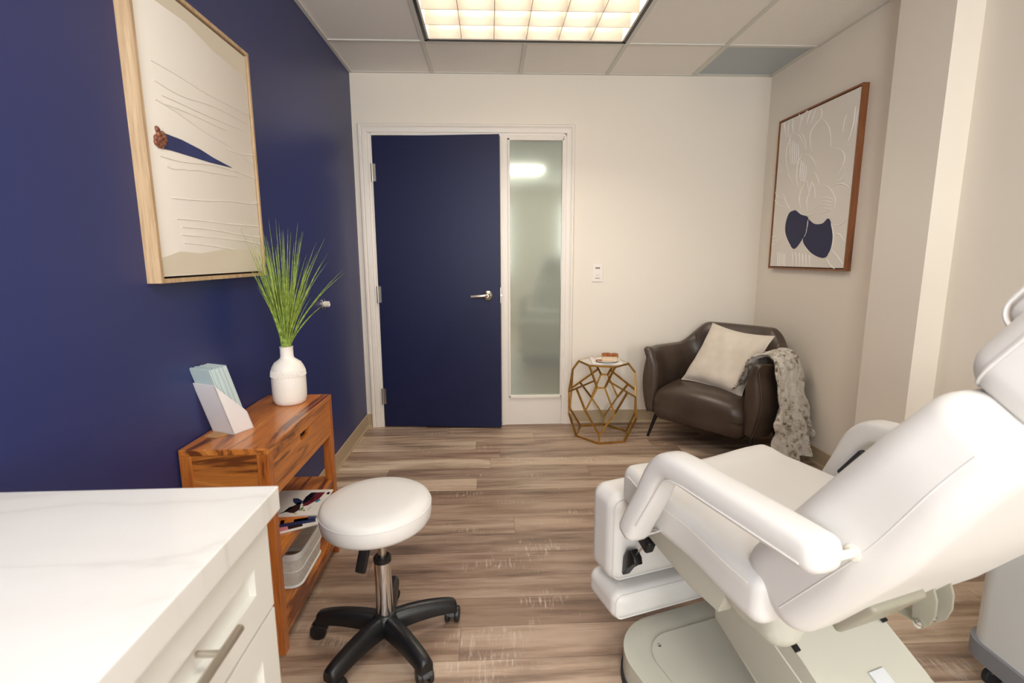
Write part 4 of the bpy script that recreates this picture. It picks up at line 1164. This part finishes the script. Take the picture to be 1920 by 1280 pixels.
# calf rest and foot rest
def calff(p):
    q = p.copy()
    if p.x < 0: q.x -= .012*(1-(p.y/.29)**2)
    return q
bm = new(); softbox(bm, (.150, .575, .300), .045, Matrix.Translation((-.110, .260, .398)), calff, 12, 6); cr_ = obj('calf_cushion', bm, 'vinyl', tc, True, 70)
bm = new(); pts = [Vector((-.046, y, z)) for y, z in rrect(-.0150, .5350, .260, .536, .03, 6)]; tube(bm, pts+[pts[0]], .0026, 6); obj('piping', bm, 'vinyl', cr_)
bm = new(); softbox(bm, (.185, .575, .098), .034, Matrix.Translation((-.098, .260, .184)), None, 12, 6); fr_ = obj('foot_cushion', bm, 'vinyl', tc, True, 70)
bm = new(); pts = [Vector((-.0145, y, z)) for y, z in rrect(-.0180, .5380, .1445, .2235, .022, 6)]; tube(bm, pts+[pts[0]], .0024, 6); obj('piping', bm, 'vinyl', fr_)
for yy in (.03, .49):
    bm = new(); tube(bm, [(-.07, yy, .215), (-.07, yy, .275)], .006, 10); obj('foot_pin', bm, 'chrome', tc)
# armrests
for side, by in (('near', -.052), ('far', .642)):
    s0 = 1 if side == 'near' else -1; bm = new(); path = smooth_path([(.665, by, .786), (.58, by, .788), (.42, by, .789), (.32, by, .790), (.268, by, .782), (.230, by, .745), (.196, by-s0*.004, .67), (.155, by-s0*.012, .585), (.140, by-s0*.014, .553)], 5)
    sweep(bm, path, (0, 1, 0), .078, .068, True, 24, 3.2); ar = obj('armrest', bm, 'vinyl', tc, True, 70)
    bm = new(); s_ = -1 if side == 'near' else 1
    path = smooth_path([(.66, by+s_*.0385, .770), (.58, by+s_*.0385, .771), (.42, by+s_*.0385, .772), (.335, by+s_*.0385, .771), (.29, by+s_*.0385, .757), (.245, by+s_*.0385, .69), (.19, by+s_*.045, .59)], 5)
    tube(bm, path, .0018, 6); obj('seam', bm, 'vinyl', ar)
    bm = new(); tube(bm, [(.13, by-s_*-.04, .530), (.16, by-s_*.065, .545)], .0065, 12); tube(bm, [(.160, by+s_*.03, .535), (.172, by-s_*.08, .552)], .006, 12); obj('pivot_rod', bm, 'chrome', ar)
    bm = new(); tube(bm, [(.69, by, .79), (.69, by-s_*.06, .79)], .007, 14); lathe(bm, [(.001, 0), (.014, 0), (.014, .005), (.001, .005)], 20, (.69, by-s_*.050, .79), Matrix.Rotation(-s_*PI/2, 3, 'X')); obj('rear_pivot', bm, 'thread', ar)
bm = new(); softbox(bm, (.020, .022, .11), .006, Matrix.Translation((.245, .600, .685)) @ Matrix.Rotation(.6, 4, 'Y'), None, 4, 3); obj('release_lever', bm, 'rubber', tc)
# clamp knob under the front of the seat
bm = new(); softbox(bm, (.055, .03, .045), .008, Matrix.Translation((.055, .035, .445)) @ Matrix.Rotation(.4, 4, 'Y'), None, 4, 3)
prism(bm, [(-.012, .385), (.006, .392), (.030, .378), (.036, .358), (.010, .345), (-.010, .318), (-.030, .285), (-.037, .29), (-.032, .35)], 1, .010, .040, 0, .005, 2)
kb = obj('clamp_knob', bm, 'black', tc)
bm = new(); tube(bm, [(.010, .026, .372), (.055, .034, .435)], .004, 10); obj('threaded_rod', bm, 'chrome', kb)
# tilt brackets and rod under the back
bax = Vector((cos(th_), sin(th_), 0)); aax = Vector((sin(th_), -cos(th_), 0))
def tcB(x, y, b):
    d = hitp(x, y, TO+bax*b, bax)-TO; return d.dot(aax), d.z
cres = [tcB(x, y, .335) for x, y in ((1694, 1076), (1712, 1056), (1731, 1062), (1748, 1095), (1756, 1128), (1753, 1155), (1742, 1173), (1724, 1179), (1711, 1171), (1710, 1152), (1713, 1130), (1707, 1103))]
for yy in (.335, .388):
    bm = new(); prism(bm, cres, 1, yy, yy+.007, 0, .002); obj('tilt_bracket', bm, 'plastic2', tc)
bm = new(); lathe(bm, [(.001, 0), (.009, 0), (.009, .006), (.004, .009), (.001, .009)], 16, (*[(lambda q: (q[0], .335, q[1]))(tcB(1723, 1168, .335))][0],), Matrix.Rotation(PI/2, 3, 'X')); tube(bm, [(lambda q: (q[0], .34, q[1]))(tcB(1723, 1168, .335)), (lambda q: (q[0], .392, q[1]))(tcB(1723, 1168, .335))], .006, 10); obj('bolt', bm, 'chrome', tc)
bm = new(); qa, qb = tcB(1640, 1112, .365), tcB(1718, 1156, .365); tube(bm, [(qa[0], .365, qa[1]), (qb[0], .365, qb[1])], .012, 16); obj('actuator_rod', bm, 'plastic2', tc)
bm = new(); box(bm, (qa[0]-.005, .365, qa[1]+.01), (.03, .04, .03)); obj('actuator_mount', bm, 'rubber', tc, False)

# ================================================================== TROLLEY (right edge)
tr = thing('equipment_trolley', 'white enamel equipment trolley with grey bumper and casters at the right edge', 'trolley', (1.645, 1.10, 0))
bm = new(); prism(bm, rrect(-.185, .185, -.24, .245, .07, 10), 2, .135, .86, 0, .012, 3); obj('body', bm, 'cart', tr)
bm = new(); prism(bm, rrect(-.197, .197, -.252, .257, .08, 10), 2, .085, .138, 0, .006, 2); obj('bumper', bm, 'bumper', tr)
for sx in (-1, 1):
    for sy in (-1, 1):
        x, y = sx*.14, sy*.18
        bm = new(); bx(bm, x-.018, x+.018, y-.012, y+.012, .045, .09); tube(bm, [(x, y, .05), (x, y, .09)], .012, 12); cs = obj('caster', bm, 'chrome', tr)
        bm = new(); lathe(bm, [(.001, -.01), (.026, -.01), (.03, -.006), (.03, .006), (.026, .01), (.001, .01)], 24, (x, y, .03), Matrix.Rotation(PI/2, 3, 'X')); obj('wheel', bm, 'rubber', cs)

# ================================================================== LIGHT, CAMERA
def area(name, loc, rot, sx, sy, power, col):
    l = bpy.data.lights.new(name, 'AREA'); l.shape = 'RECTANGLE'; l.size = sx; l.size_y = sy; l.energy = power; l.color = col
    o = bpy.data.objects.new(name, l); C.objects.link(o); o.location = loc; o.rotation_euler = rot; return o
# daylight through the unseen rear windows, the second added as fill light
for n, (w0, w1) in enumerate(WINS):
    area('window_daylight_fill', ((w0+w1)/2, REAR-.14, (WZ0+WZ1)/2), (PI/2, 0, 0), w1-w0, WZ1-WZ0, (62, 32)[n], (.94, .97, 1.0))
# tubes inside the louvered fixture in view, bare fill panel added below the unseen second one
for k in (-1, 0, 1):
    area('fixture_light', (LX0+T, LY0-T/2+k*.176, H+.112), (0, 0, 0), 2*T-.14, .030, 6.5, (1.0, .90, .78))
area('fixture_light', (LX0+T, LY0-5.5*T, H-.006), (0, 0, 0), 2*T-.09, T-.09, 27, (1.0, .95, .88))
W = bpy.data.worlds.new('world'); bpy.context.scene.world = W; W.use_nodes = True
W.node_tree.nodes['Background'].inputs[0].default_value = (.75, .87, 1, 1); W.node_tree.nodes['Background'].inputs[1].default_value = 1.2

cd = bpy.data.cameras.new('camera'); cam = bpy.data.objects.new('camera', cd); C.objects.link(cam)
cd.sensor_width = 36; cd.lens = 36*F/1920; cd.clip_start = .02
cam.matrix_world = Matrix(((_R.x, _U.x, -_F.x, 0), (_R.y, _U.y, -_F.y, 0), (_R.z, _U.z, -_F.z, CH), (0, 0, 0, 1)))
cd.dof.use_dof = True; cd.dof.focus_distance = 2.9; cd.dof.aperture_fstop = 5.0
bpy.context.scene.camera = cam
vs = bpy.context.scene.view_settings
vs.view_transform = 'Standard'; vs.look = 'None'; vs.gamma = 1; vs.use_curve_mapping = False; vs.exposure = 0.32
